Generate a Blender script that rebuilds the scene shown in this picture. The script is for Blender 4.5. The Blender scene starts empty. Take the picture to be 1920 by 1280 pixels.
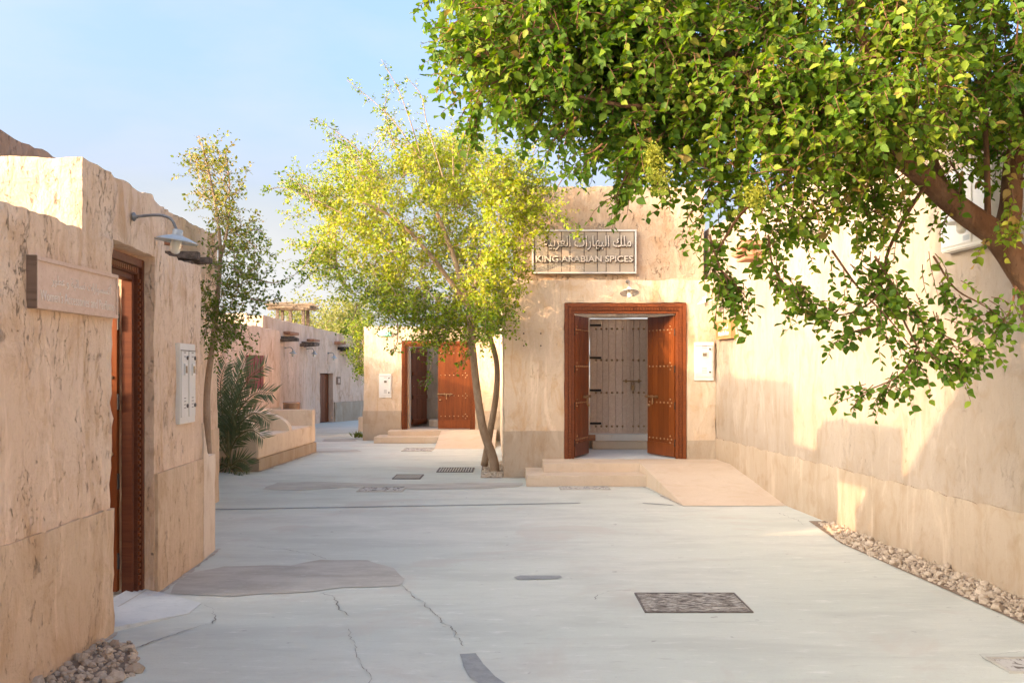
import bpy, bmesh, math, random
import numpy as np
from mathutils import Vector, Matrix, noise

rng = np.random.default_rng(7)
random.seed(7)
S = bpy.context.scene
C = S.collection
R = math.radians

# ------------------------------------------------------------------ camera
CAM_H, F = 1.6, 1920.0
cd = bpy.data.cameras.new("camera")
cam = bpy.data.objects.new("camera", cd)
C.objects.link(cam)
cam.location = (0, 0, CAM_H)
cam.rotation_euler = (R(90), 0, 0)
cd.sensor_width = 36
cd.lens = 36
cd.shift_y = 55 / 1920
cd.clip_start = 0.05
cd.clip_end = 2000
S.camera = cam

# ------------------------------------------------------------------ sky, sun, exposure
SUN_DIR = Vector((0.875, 0.483, -0.255)).normalized()      # direction the light travels
SUN_EL = math.asin(-SUN_DIR.z)
SUN_AZ = math.atan2(-SUN_DIR.x, -SUN_DIR.y)
w = bpy.data.worlds.new("World")
S.world = w
w.use_nodes = True
wn = w.node_tree
bg = wn.nodes["Background"]
sky = wn.nodes.new("ShaderNodeTexSky")
sky.sky_type = 'NISHITA'
sky.sun_disc = False
sky.sun_elevation = SUN_EL
sky.sun_rotation = SUN_AZ
sky.altitude = 0
sky.air_density = 0.75
sky.dust_density = 10.0
sky.ozone_density = 2.2
# thin high cloud veil over the clear sky
wt = wn.nodes.new("ShaderNodeTexCoord")
wm = wn.nodes.new("ShaderNodeMapping")
wm.inputs['Scale'].default_value = (1.2, 1.2, 3.2)
wz = wn.nodes.new("ShaderNodeTexNoise")
wz.inputs['Scale'].default_value = 2.2
wz.inputs['Detail'].default_value = 7
wz.inputs['Roughness'].default_value = 0.55
wr = wn.nodes.new("ShaderNodeMapRange")          # cloud wisps
wr.inputs['From Min'].default_value = 0.45
wr.inputs['From Max'].default_value = 0.75
wr.inputs['To Min'].default_value = 0.0
wr.inputs['To Max'].default_value = 0.5
ws = wn.nodes.new("ShaderNodeSeparateXYZ")
wh = wn.nodes.new("ShaderNodeMapRange")          # milky haze towards the horizon, all round
wh.interpolation_type = 'SMOOTHSTEP'
wh.inputs['From Min'].default_value = 0.02
wh.inputs['From Max'].default_value = 0.30
wh.inputs['To Min'].default_value = 0.95
wh.inputs['To Max'].default_value = 0.0
wa = wn.nodes.new("ShaderNodeMath")
wa.operation = 'ADD'
wa.use_clamp = True
wx = wn.nodes.new("ShaderNodeMix")
wx.data_type = 'RGBA'
wx.blend_type = 'LIGHTEN'
wx.inputs['B'].default_value = (1.08, 1.08, 1.08, 1)
wn.links.new(wt.outputs['Generated'], wm.inputs['Vector'])
wn.links.new(wt.outputs['Generated'], ws.inputs['Vector'])
wn.links.new(ws.outputs['Z'], wh.inputs['Value'])
wn.links.new(wm.outputs['Vector'], wz.inputs['Vector'])
wn.links.new(wz.outputs['Fac'], wr.inputs['Value'])
wn.links.new(wr.outputs['Result'], wa.inputs[0])
wn.links.new(wh.outputs['Result'], wa.inputs[1])
wn.links.new(wa.outputs[0], wx.inputs['Factor'])
wn.links.new(sky.outputs['Color'], wx.inputs['A'])
wn.links.new(wx.outputs['Result'], bg.inputs['Color'])
bg.inputs['Strength'].default_value = 0.15

sl = bpy.data.lights.new("sun", 'SUN')
sl.energy = 2.0
sl.angle = R(0.6)
sl.color = (0.57, 0.37, 0.225)      # low sun dimmed and warmed by dusty air
so = bpy.data.objects.new("sun", sl)
C.objects.link(so)
so.location = (-20, -12, 14)
so.rotation_euler = SUN_DIR.to_track_quat('-Z', 'Y').to_euler()

S.view_settings.view_transform = 'Standard'
S.view_settings.look = 'None'
S.view_settings.gamma = 1
S.view_settings.use_curve_mapping = False
S.view_settings.exposure = 2.52
S.render.engine = 'CYCLES'
S.cycles.use_denoising = True
S.cycles.max_bounces = 7
S.cycles.diffuse_bounces = 5
S.cycles.transparent_max_bounces = 6

# ------------------------------------------------------------------ helpers
def px(u, v, Y):
    """world point seen at pixel (u, v) of the 1920 px photograph at distance Y"""
    return Vector(((u - 960) / F * Y, Y, CAM_H + (695 - v) / F * Y))

def gp(u, v):
    Y = CAM_H * F / (v - 695)
    return Vector(((u - 960) / F * Y, Y, 0))

def thing(name, label, cat, loc=(0, 0, 0), group=None, mat=None):
    o = bpy.data.objects.new(name, None)
    C.objects.link(o)
    o.empty_display_size = 0.2
    if mat is not None:
        o.matrix_world = mat
    else:
        o.location = loc
    o['label'] = label
    o['category'] = cat
    if group:
        o['group'] = group
    return o

def tag(o, label, cat, group=None):
    o['label'] = label
    o['category'] = cat
    if group:
        o['group'] = group
    return o

def link(name, me, mat=None, parent=None, smooth=False):
    if mat is not None and not me.materials:
        me.materials.append(mat)
    if smooth:
        me.shade_smooth()
    o = bpy.data.objects.new(name, me)
    C.objects.link(o)
    if parent is not None:
        o.parent = parent
    return o

def from_bm(name, bm, mat, parent=None, smooth=False):
    me = bpy.data.meshes.new(name)
    bm.normal_update()
    bm.to_mesh(me)
    bm.free()
    return link(name, me, mat, parent, smooth)

def structure(o):
    o['kind'] = 'structure'
    return o

def stuff(o):
    o['kind'] = 'stuff'
    return o

def bx(bm, x0, x1, y0, y1, z0, z1, bevel=0.0, M=None):
    if x0 > x1: x0, x1 = x1, x0
    if y0 > y1: y0, y1 = y1, y0
    if z0 > z1: z0, z1 = z1, z0
    vs = [bm.verts.new(p) for p in ((x0, y0, z0), (x1, y0, z0), (x1, y1, z0), (x0, y1, z0),
                                    (x0, y0, z1), (x1, y0, z1), (x1, y1, z1), (x0, y1, z1))]
    fs = [bm.faces.new([vs[i] for i in f]) for f in
          ((3, 2, 1, 0), (4, 5, 6, 7), (0, 1, 5, 4), (1, 2, 6, 5), (2, 3, 7, 6), (3, 0, 4, 7))]
    geo = vs
    if bevel > 0:
        es = list({e for f in fs for e in f.edges})
        r = bmesh.ops.bevel(bm, geom=es, offset=bevel, segments=2, affect='EDGES', clamp_overlap=True)
        geo = list({v for f in r['faces'] for v in f.verts} | {v for v in vs if v.is_valid})
    if M is not None:
        for v in geo:
            v.co = M @ v.co
    return geo

def box_obj(name, x0, x1, y0, y1, z0, z1, mat, parent=None, bevel=0.004, M=None):
    bm = bmesh.new()
    bx(bm, x0, x1, y0, y1, z0, z1, bevel, M)
    return from_bm(name, bm, mat, parent)

def tube(bm, pts, radii, sides=8, cap=True):
    pts = [Vector(p) for p in pts]
    n = len(pts)
    if not hasattr(radii, '__len__'):
        radii = [radii] * n
    rings = []
    prev = None
    for i in range(n):
        d = (pts[min(i + 1, n - 1)] - pts[max(i - 1, 0)])
        if d.length < 1e-9:
            d = Vector((0, 0, 1))
        d.normalize()
        if prev is None:
            a = Vector((0, 0, 1)) if abs(d.z) < 0.9 else Vector((1, 0, 0))
            x = d.cross(a).normalized()
        else:
            x = (prev - d * prev.dot(d))
            if x.length < 1e-6:
                x = d.cross(Vector((0.3, 0.9, 0.2)))
            x.normalize()
        prev = x
        y = d.cross(x)
        rings.append([bm.verts.new(pts[i] + (x * math.cos(t) + y * math.sin(t)) * radii[i])
                      for t in [2 * math.pi * k / sides for k in range(sides)]])
    for a, b in zip(rings, rings[1:]):
        for k in range(sides):
            bm.faces.new((a[k], a[(k + 1) % sides], b[(k + 1) % sides], b[k]))
    if cap and sides > 2:
        bm.faces.new(rings[0][::-1])
        bm.faces.new(rings[-1])
    return rings

def lathe(bm, prof, n=24, M=None, close=False):
    """profile of (r, z) turned round local z"""
    rings = []
    for r, z in prof:
        ring = []
        for k in range(n):
            t = 2 * math.pi * k / n
            p = Vector((r * math.cos(t), r * math.sin(t), z))
            ring.append(bm.verts.new(M @ p if M is not None else p))
        rings.append(ring)
    for a, b in zip(rings, rings[1:]):
        for k in range(n):
            bm.faces.new((a[k], a[(k + 1) % n], b[(k + 1) % n], b[k]))
    if close:
        bm.faces.new(rings[0][::-1])
        bm.faces.new(rings[-1])

def smooth_path(pts, k=6):
    """Catmull-Rom through pts"""
    pts = [Vector(p) for p in pts]
    if len(pts) < 3:
        return [pts[0].lerp(pts[-1], t / k) for t in range(k + 1)]
    P = [pts[0] * 2 - pts[1]] + pts + [pts[-1] * 2 - pts[-2]]
    out = []
    for i in range(1, len(P) - 2):
        a, b, c, d = P[i - 1], P[i], P[i + 1], P[i + 2]
        for j in range(k):
            t = j / k
            out.append(0.5 * ((2 * b) + (c - a) * t + (2 * a - 5 * b + 4 * c - d) * t * t + (3 * b - a - 3 * c + d) * t ** 3))
    out.append(pts[-1])
    return out

def wall_frame(origin, right, out):
    r = Vector(right).normalized()
    o = Vector(out).normalized()
    u = o.cross(r)
    M = Matrix(((r.x, u.x, o.x, origin[0]), (r.y, u.y, o.y, origin[1]), (r.z, u.z, o.z, origin[2]), (0, 0, 0, 1)))
    return M

def frange(a, b, step, extra=()):
    n = max(1, int(round((b - a) / step)))
    vals = [a + (b - a) * i / n for i in range(n + 1)]
    for e in extra:
        if a < e < b:
            vals = [x for x in vals if abs(x - e) > step * 0.3 or x in (a, b)] + [e]
    return sorted(set(vals))

def fbm(p, f, o=3):
    return noise.fractal(p * f, 1.0, 2.0, o)

def rough_wall(name, p0, p1, thick, z0, z1, mat, parent=None, holes=(), step=0.08, amp=0.012, wear=0.018,
               top=None, zkeep=None, ground_cells=True, tstep=None, slant=0.0):
    """Solid plaster wall. The front face runs from p0 to p1 (x, y); thick > 0 puts the back to the left of p0->p1.
    holes: (u0, u1, za, zb) rectangles cut clean through. top(u): height of the top edge."""
    p0, p1 = Vector(p0), Vector(p1)
    L = (p1 - p0).length
    d = (p1 - p0) / L
    nb = Vector((-d.y, d.x)) * (1 if thick > 0 else -1)
    th = abs(thick)
    us = frange(0, L, step, [h[0] for h in holes] + [h[1] for h in holes])
    zs = frange(z0, z1, step, [h[2] for h in holes] + [h[3] for h in holes] + ([zkeep] if zkeep else []))
    ts = frange(0, th, tstep or max(step, 0.12))
    nu, nz, nt = len(us) - 1, len(zs) - 1, len(ts) - 1
    solid = np.ones((nu + 2, nz + 2), bool)
    solid[0, :] = solid[-1, :] = solid[:, 0] = solid[:, -1] = False
    for i in range(nu):
        cu = (us[i] + us[i + 1]) / 2
        for j in range(nz):
            cz = (zs[j] + zs[j + 1]) / 2
            for h in holes:
                if h[0] < cu < h[1] and h[2] < cz < h[3]:
                    solid[i + 1, j + 1] = False
    verts, faces, idx = [], [], {}
    def V(i, j, k):
        key = (i, j, k)
        if key not in idx:
            idx[key] = len(verts)
            verts.append(key)
        return idx[key]
    flip = thick < 0
    def Fq(a, b, c, e):
        faces.append((e, c, b, a) if flip else (a, b, c, e))
    for i in range(nu):
        for j in range(nz):
            if not solid[i + 1, j + 1]:
                continue
            Fq(V(i, j, 0), V(i + 1, j, 0), V(i + 1, j + 1, 0), V(i, j + 1, 0))
            Fq(V(i, j, nt), V(i, j + 1, nt), V(i + 1, j + 1, nt), V(i + 1, j, nt))
            for k in range(nt):
                if not solid[i, j + 1]:
                    Fq(V(i, j, k), V(i, j + 1, k), V(i, j + 1, k + 1), V(i, j, k + 1))
                if not solid[i + 2, j + 1]:
                    Fq(V(i + 1, j, k), V(i + 1, j, k + 1), V(i + 1, j + 1, k + 1), V(i + 1, j + 1, k))
                if not solid[i + 1, j] and j > 0:
                    Fq(V(i, j, k), V(i, j, k + 1), V(i + 1, j, k + 1), V(i + 1, j, k))
                if not solid[i + 1, j + 2]:
                    Fq(V(i, j + 1, k), V(i + 1, j + 1, k), V(i + 1, j + 1, k + 1), V(i, j + 1, k + 1))
    zk = zkeep if zkeep is not None else z0
    co = np.zeros((len(verts), 3))
    for n_, (i, j, k) in enumerate(verts):
        u, z, t = us[i], zs[j], ts[k]
        if top is not None and z > zk:
            z = zk + (z - zk) * (top(u) - zk) / (z1 - zk)
        q = p0 + d * u + nb * t
        co[n_] = (q.x, q.y, z)
    fa = np.array(faces)
    a, b, c, e = (co[fa[:, m]] for m in range(4))
    fn = np.cross(c - a, e - b)
    fn /= np.maximum(np.linalg.norm(fn, axis=1, keepdims=True), 1e-12)
    vn = np.zeros_like(co)
    cnt = np.zeros(len(co))
    for m in range(4):
        np.add.at(vn, fa[:, m], fn)
        np.add.at(cnt, fa[:, m], 1)
    ln = np.linalg.norm(vn, axis=1)
    coh = ln / np.maximum(cnt, 1)
    vn /= np.maximum(ln[:, None], 1e-9)
    out = co.copy()
    for n_ in range(len(co)):
        p = Vector(co[n_])
        s = amp * (fbm(p, 1.3, 2) * 0.55 + fbm(p, 5.0, 2) * 0.35 + fbm(p, 14.0, 1) * 0.18)
        if coh[n_] < 0.93:
            s -= wear * (0.25 + 0.55 * noise.noise(p * 5.1) + 0.55 * noise.noise(p * 13.0))
        out[n_] += vn[n_] * s
        if co[n_, 2] <= z0 + 1e-6:
            out[n_, 2] = co[n_, 2] - 0.02
    me = bpy.data.meshes.new(name)
    me.from_pydata(out.tolist(), [], faces)
    o = link(name, me, mat, parent, True)
    me.set_sharp_from_angle(angle=R(38))
    return o

def text_mesh(name, body, size, mat, parent, x, y, z, extrude=0.003, align='CENTER', sx=1.0, offset=0.0, fit=None, pieces=None):
    c = bpy.data.curves.new("lettering", 'FONT')
    c.body = body
    c.size = size
    c.extrude = extrude
    c.align_x = align
    c.align_y = 'CENTER'
    c.offset = offset
    c.resolution_u = 3
    o = bpy.data.objects.new("lettering", c)
    C.objects.link(o)
    dg = bpy.context.evaluated_depsgraph_get()
    me = bpy.data.meshes.new_from_object(o.evaluated_get(dg))
    C.objects.unlink(o)
    bpy.data.objects.remove(o)
    me.materials.clear()
    xs = [v.co.x for v in me.vertices]
    ys = [v.co.y for v in me.vertices]
    sy = 1.0
    if fit:
        sx, sy = fit[0] / (max(xs) - min(xs)), fit[1] / (max(ys) - min(ys))
        cx_, cy_ = (max(xs) + min(xs)) / 2, (max(ys) + min(ys)) / 2
    else:
        cx_ = cy_ = 0
    for v in me.vertices:
        v.co = ((v.co.x - cx_) * sx + x, (v.co.y - cy_) * sy + y, v.co.z + z)
    if pieces:
        bm = bmesh.new()
        bm.from_mesh(me)
        bmesh.ops.remove_doubles(bm, verts=bm.verts, dist=1e-6)
        left = set(bm.verts)
        while left:
            st_ = [left.pop()]
            comp = set(st_)
            while st_:
                for e in st_.pop().link_edges:
                    for q in e.verts:
                        if q in left:
                            left.discard(q); comp.add(q); st_.append(q)
            ids = {q: i for i, q in enumerate(comp)}
            fs = {f for q in comp for f in q.link_faces}
            m2 = bpy.data.meshes.new(pieces)
            m2.from_pydata([tuple(q.co) for q in comp], [], [[ids[q] for q in f.verts] for f in fs])
            link(pieces, m2, mat, parent)
        bm.free()
        return None
    return stuff(link(name, me, mat, parent))

def arabic(s):
    """join the letters into presentation forms and put them in visual order"""
    F_ = {'ا': 0xFE8D, 'أ': 0xFE83, 'ب': 0xFE8F, 'ة': 0xFE93, 'ت': 0xFE95, 'د': 0xFEA9, 'ر': 0xFEAD, 'س': 0xFEB1, 'ط': 0xFEC1,
          'ع': 0xFEC9, 'ك': 0xFED9, 'ل': 0xFEDD, 'م': 0xFEE1, 'ن': 0xFEE5, 'ه': 0xFEE9, 'و': 0xFEED, 'ي': 0xFEF1, 'ئ': 0xFE89,
          'خ': 0xFEA5, 'ج': 0xFE9D}
    nojoin = set('اأدرةو')
    out = []
    for word in s.split(' '):
        g = []
        for i, ch in enumerate(word):
            before = i > 0 and word[i - 1] not in nojoin
            after = i < len(word) - 1 and ch not in nojoin
            base = F_[ch]
            if ch in nojoin:
                g.append(chr(base + (1 if before else 0)))
            else:
                g.append(chr(base + (3 if before and after else 2 if after else 1 if before else 0)))
        out.append(''.join(g))
    return ' '.join(out)[::-1]

# ------------------------------------------------------------------ materials
class NT:
    def __init__(s, name):
        s.m = bpy.data.materials.new(name)
        s.m.use_nodes = True
        s.t = s.m.node_tree
        s.p = s.t.nodes["Principled BSDF"]
        s.out = s.t.nodes["Material Output"]
    def n(s, typ, **kw):
        nd = s.t.nodes.new("ShaderNode" + typ)
        for k, v in kw.items():
            if k in nd.inputs:
                nd.inputs[k].default_value = v
            else:
                setattr(nd, k, v)
        return nd
    def l(s, a, b):
        s.t.links.new(a, b)
    def coords(s, scale=(1, 1, 1), obj=True):
        tc = s.n("TexCoord")
        mp = s.n("Mapping")
        mp.inputs['Scale'].default_value = scale
        s.l(tc.outputs['Object' if obj else 'Generated'], mp.inputs['Vector'])
        return mp.outputs['Vector']
    def geo(s, scale=(1, 1, 1)):
        g = s.n("NewGeometry")
        mp = s.n("Mapping")
        mp.inputs['Scale'].default_value = scale
        s.l(g.outputs['Position'], mp.inputs['Vector'])
        return mp.outputs['Vector']
    def noise(s, vec, scale, detail=5, rough=0.55, dist=0.0):
        nd = s.n("TexNoise")
        nd.inputs['Scale'].default_value = scale
        nd.inputs['Detail'].default_value = detail
        nd.inputs['Roughness'].default_value = rough
        nd.inputs['Distortion'].default_value = dist
        s.l(vec, nd.inputs['Vector'])
        return nd.outputs['Fac']
    def rng(s, val, a, b, c=0.0, d=1.0, smooth=True):
        nd = s.n("MapRange")
        if smooth:
            nd.interpolation_type = 'SMOOTHSTEP'
        nd.inputs['From Min'].default_value = a
        nd.inputs['From Max'].default_value = b
        nd.inputs['To Min'].default_value = c
        nd.inputs['To Max'].default_value = d
        s.l(val, nd.inputs['Value'])
        return nd.outputs['Result']
    def mix(s, fac, a, b, blend='MIX'):
        nd = s.n("Mix")
        nd.data_type = 'RGBA'
        nd.blend_type = blend
        for key, v in (('Factor', fac), ('A', a), ('B', b)):
            if isinstance(v, (int, float)):
                nd.inputs[key].default_value = v
            elif isinstance(v, tuple):
                nd.inputs[key].default_value = (*v, 1)[:4]
            else:
                s.l(v, nd.inputs[key])
        return nd.outputs['Result']
    def math(s, op, a, b=None):
        nd = s.n("Math")
        nd.operation = op
        for i, v in enumerate((a, b)):
            if v is None: continue
            if isinstance(v, (int, float)):
                nd.inputs[i].default_value = v
            else:
                s.l(v, nd.inputs[i])
        return nd.outputs[0]
    def bump(s, h, strength, dist, prev=None):
        nd = s.n("Bump")
        nd.inputs['Strength'].default_value = strength
        nd.inputs['Distance'].default_value = dist
        s.l(h, nd.inputs['Height'])
        if prev is not None:
            s.l(prev, nd.inputs['Normal'])
        return nd.outputs['Normal']

def plaster(name, c1, c2, stain, dark, chips=0.5, bump=1.0, streak=0.5, sc=1.0):
    m = NT(name)
    v = m.geo((sc, sc, sc))
    vs = m.geo((1.5 * sc, 1.5 * sc, 0.6 * sc))
    big = m.noise(v, 0.9, 4, 0.5)
    med = m.noise(v, 3.4, 6, 0.62, 0.6)
    st = m.noise(vs, 2.1, 7, 0.65, 0.5)
    st2 = m.noise(vs, 6.5, 6, 0.6, 0.3)
    fine = m.noise(v, 42, 4, 0.6)
    grit = m.noise(v, 160, 2, 0.5)
    col = m.mix(m.rng(big, 0.35, 0.65), c1, c2)
    col = m.mix(m.math('MULTIPLY', m.rng(st, 0.5, 0.72), streak), col, stain)
    col = m.mix(m.math('MULTIPLY', m.rng(med, 0.50, 0.70), 0.55), col, stain)
    col = m.mix(m.math('MULTIPLY', m.rng(st2, 0.56, 0.74), streak * 0.6), col, tuple(min(1, x * 1.16) for x in c1))
    col = m.mix(m.math('MULTIPLY', m.rng(fine, 0.55, 0.75), 0.22), col, dark)
    # pale trowel smears, then torn pits and fine broken cracks that follow the vertical streaks
    sm = m.noise(m.geo((2.2 * sc, 2.2 * sc, 0.5 * sc)), 1.7, 8, 0.7, 0.9)
    col = m.mix(m.rng(sm, 0.53, 0.66, 0, 0.55 * streak + 0.1), col, tuple(min(1, x * 1.22 + .02) for x in c2))
    col = m.mix(m.rng(sm, 0.45, 0.34, 0, 0.55 * streak + 0.1), col, stain)
    vc = m.geo((1.7 * sc, 1.7 * sc, 0.85 * sc))
    ck = m.noise(vc, 2.6, 12, 0.62, 0.0)
    ckl = m.math('ABSOLUTE', m.math('SUBTRACT', ck, 0.5))
    mask = m.rng(m.noise(vs, 2.6, 5, 0.6), 0.50, 0.62)
    crack = m.math('MULTIPLY', m.rng(ckl, 0.0, 0.007, 1.0, 0.0), mask)
    pit = m.math('MULTIPLY', m.rng(m.noise(vc, 13, 9, 0.8, 0.3), 0.57, 0.66), m.rng(st, 0.44, 0.60))
    chip = m.math('MAXIMUM', m.math('MULTIPLY', crack, 0.8), m.math('MULTIPLY', pit, 0.85))
    chip = m.math('MULTIPLY', chip, chips)
    col = m.mix(m.math('MULTIPLY', chip, 0.8), col, dark)
    m.l(col, m.p.inputs['Base Color'])
    m.p.inputs['Roughness'].default_value = 0.93
    m.p.inputs['Specular IOR Level'].default_value = 0.12
    h = m.math('ADD', m.math('MULTIPLY', med, 0.6), m.math('MULTIPLY', st2, 0.55))
    h = m.math('SUBTRACT', h, m.math('MULTIPLY', chip, 0.45))
    nrm = m.bump(h, 0.85 * bump, 0.04)
    h2 = m.math('ADD', m.math('MULTIPLY', fine, 0.7), m.math('MULTIPLY', grit, 0.3))
    nrm = m.bump(h2, 0.4 * bump, 0.008, nrm)
    m.l(nrm, m.p.inputs['Normal'])
    return m.m

M = {}
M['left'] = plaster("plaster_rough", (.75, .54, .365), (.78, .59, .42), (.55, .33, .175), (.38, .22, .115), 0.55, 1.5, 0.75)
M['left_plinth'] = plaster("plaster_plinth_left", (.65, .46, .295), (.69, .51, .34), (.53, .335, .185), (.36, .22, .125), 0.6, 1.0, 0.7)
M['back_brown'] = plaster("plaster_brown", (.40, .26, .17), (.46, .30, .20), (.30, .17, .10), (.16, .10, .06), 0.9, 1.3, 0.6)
M['far'] = plaster("plaster_far", (.66, .46, .325), (.70, .51, .37), (.50, .29, .175), (.30, .18, .11), 0.8, 1.0, 0.9, 0.7)
M['front'] = plaster("plaster_front", (.60, .455, .31), (.64, .50, .355), (.53, .33, .17), (.38, .24, .13), 0.35, 1.0, 0.8)
M['front_up'] = plaster("plaster_upper", (.55, .39, .25), (.61, .47, .33), (.48, .285, .15), (.26, .16, .09), 0.8, 1.3, 0.5)
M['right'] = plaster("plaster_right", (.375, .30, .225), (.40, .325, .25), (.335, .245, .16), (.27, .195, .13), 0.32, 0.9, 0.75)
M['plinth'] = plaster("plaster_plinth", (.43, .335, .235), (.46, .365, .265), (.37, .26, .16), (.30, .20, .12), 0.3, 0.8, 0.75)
M['cream'] = plaster("plaster_bench", (.76, .60, .44), (.79, .64, .48), (.57, .39, .24), (.38, .25, .15), 0.2, 0.5, 0.3)
M['step'] = plaster("step_cement", (.58, .45, .32), (.61, .49, .36), (.52, .38, .25), (.36, .25, .16), 0.12, 0.35, 0.1)

def concrete():
    m = NT("street_concrete")
    v = m.geo()
    vx = m.geo((0.5, 1.3, 1))
    a = m.noise(v, 0.35, 4, 0.5)
    b = m.noise(vx, 1.5, 7, 0.65, 0.4)
    c = m.noise(m.geo((0.8, 2.4, 1)), 5.0, 8, 0.72)
    d = m.noise(m.geo((0.35, 5.0, 1)), 2.2, 6, 0.6)
    f = m.noise(v, 45, 5, 0.7)
    s = m.noise(v, 190, 3, 0.6)
    col = m.mix(m.rng(a, 0.35, 0.65), (.565, .585, .495), (.615, .61, .52))
    col = m.mix(m.rng(b, 0.42, 0.66, 0, 0.65), col, (.48, .485, .415))
    col = m.mix(m.rng(d, 0.54, 0.70, 0, 0.35), col, (.52, .515, .44))
    col = m.mix(m.rng(c, 0.54, 0.72, 0, 0.6), col, (.77, .755, .68))
    col = m.mix(m.rng(c, 0.43, 0.30, 0, 0.6), col, (.43, .42, .36))
    col = m.mix(m.rng(f, 0.50, 0.72, 0, 0.45), col, (.50, .485, .42))
    col = m.mix(m.rng(s, 0.55, 0.75, 0, 0.4), col, (.42, .41, .365))
    spots = m.rng(m.noise(v, 8, 3, 0.5), 0.70, 0.75)
    col = m.mix(m.math('MULTIPLY', spots, 0.6), col, (.30, .28, .24))
    # worn brownish stains where water has dried
    stn = m.math('MULTIPLY', m.rng(m.noise(v, 0.8, 7, 0.62, 0.8), 0.54, 0.64), 0.6)
    col = m.mix(stn, col, (.53, .49, .41))
    m.l(col, m.p.inputs['Base Color'])
    m.p.inputs['Specular IOR Level'].default_value = 0.25
    m.l(m.rng(b, 0.3, 0.7, 0.72, 0.9), m.p.inputs['Roughness'])
    h = m.math('ADD', m.math('MULTIPLY', f, 0.6), m.math('MULTIPLY', c, 0.6))
    h = m.math('ADD', h, m.math('MULTIPLY', s, 0.35))
    m.l(m.bump(h, 0.5, 0.008), m.p.inputs['Normal'])
    return m.m
M['ground'] = concrete()

def mottled(name, c1, c2, rough=0.9, sc=6, bump=0.4, dist=0.006, spec=0.2, metal=0.0, stretch=(1, 1, 1), c3=None):
    m = NT(name)
    v = m.geo(stretch)
    a = m.noise(v, sc, 6, 0.6, 0.2)
    b = m.noise(v, sc * 7, 4, 0.6)
    col = m.mix(m.rng(a, 0.35, 0.65), c1, c2)
    if c3:
        col = m.mix(m.rng(b, 0.55, 0.72, 0, 0.6), col, c3)
    m.l(col, m.p.inputs['Base Color'])
    m.p.inputs['Roughness'].default_value = rough
    m.p.inputs['Specular IOR Level'].default_value = spec
    m.p.inputs['Metallic'].default_value = metal
    h = m.math('ADD', m.math('MULTIPLY', a, 0.5), m.math('MULTIPLY', b, 0.5))
    m.l(m.bump(h, bump, dist), m.p.inputs['Normal'])
    return m.m

M['patch'] = mottled("cement_patch", (.41, .375, .31), (.51, .48, .405), 0.88, 3.0, 0.4, 0.006, 0.2, 0, (0.6, 1.6, 1), (.62, .58, .51))
M['patch_grey'] = mottled("cement_patch_grey", (.27, .275, .26), (.32, .325, .305), 0.85, 14, 0.5, 0.006, 0.2, 0, (1, 1, 1), (.2, .2, .19))
M['crack'] = mottled("crack_dirt", (.20, .19, .165), (.30, .285, .25), 0.95, 12)
M['stone'] = mottled("limestone", (.42, .33, .24), (.54, .44, .33), 0.95, 9, 0.9, 0.012, 0.1, 0, (1, 1, 1), (.30, .22, .15))
M['soil'] = mottled("dry_soil", (.20, .145, .10), (.28, .21, .15), 0.98, 8, 0.8, 0.02)
M['pebble'] = mottled("pebble", (.50, .41, .30), (.60, .50, .38), 0.95, 12, 0.5, 0.006)
M['bark'] = mottled("bark_brown", (.15, .075, .038), (.23, .125, .068), 0.92, 9, 1.0, 0.02, 0.15, 0, (1, 1, 0.35), (.085, .045, .026))
M['bark_grey'] = mottled("bark_grey", (.33, .225, .14), (.42, .30, .20), 0.92, 10, 0.9, 0.012, 0.15, 0, (1, 1, 0.35), (.15, .095, .06))
M['old_wood'] = mottled("weathered_timber", (.10, .075, .055), (.19, .145, .11), 0.9, 6, 0.9, 0.012, 0.15, 0, (3, 3, 3), (.05, .04, .03))
M['pale_text'] = mottled("pale_paint", (.72, .60, .48), (.78, .66, .54), 0.7, 9, 0.2, 0.001)
M['red_wood'] = mottled("red_timber", (.33, .155, .085), (.43, .22, .125), 0.85, 9, 0.6, 0.008, 0.2, 0, (1, 1, 3), (.24, .10, .055))
M['iron'] = mottled("black_iron", (.035, .03, .027), (.06, .05, .043), 0.6, 20, 0.4, 0.003, 0.4, 0.6)
M['brass'] = mottled("dull_brass", (.33, .20, .10), (.42, .27, .14), 0.42, 25, 0.2, 0.002, 0.5, 0.75)
M['grate'] = mottled("grate_iron", (.12, .10, .085), (.20, .17, .145), 0.7, 20, 0.4, 0.003, 0.3, 0.4)
M['hole'] = mottled("pit_shade", (.07, .06, .05), (.10, .088, .075), 1.0, 5)
M['metal_box'] = mottled("cream_enamel", (.70, .66, .58), (.74, .70, .62), 0.55, 3, 0.05, 0.002, 0.35, 0, (1, 1, 1), (.64, .59, .50))
M['box_dark'] = mottled("meter_glass", (.17, .135, .09), (.24, .19, .13), 0.25, 20, 0.05, 0.001, 0.5)
M['box_slot'] = mottled("slot_dark", (.22, .19, .155), (.28, .24, .2), 0.8, 20)
M['enamel'] = mottled("grey_enamel", (.42, .43, .41), (.52, .53, .50), 0.45, 8, 0.15, 0.003, 0.45, 0.15, (1, 1, 1), (.30, .30, .28))
M['enamel_white'] = mottled("white_enamel", (.72, .69, .62), (.78, .75, .68), 0.4, 8, 0.05, 0.001, 0.4)
M['galv'] = mottled("galvanised_pipe", (.20, .19, .175), (.30, .285, .265), 0.5, 18, 0.2, 0.002, 0.4, 0.5)
M['white_text'] = mottled("white_paint", (.78, .73, .65), (.82, .78, .70), 0.6, 12, 0.1, 0.001)
M['letter'] = mottled("sign_letter", (.72, .61, .47), (.76, .65, .51), 0.6, 12, 0.1, 0.001)
M['letter_dark'] = mottled("letter_shadow", (.06, .035, .02), (.08, .048, .03), 0.7, 12)  # dark tone for the drawn letter shadows and the sign backing
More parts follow.
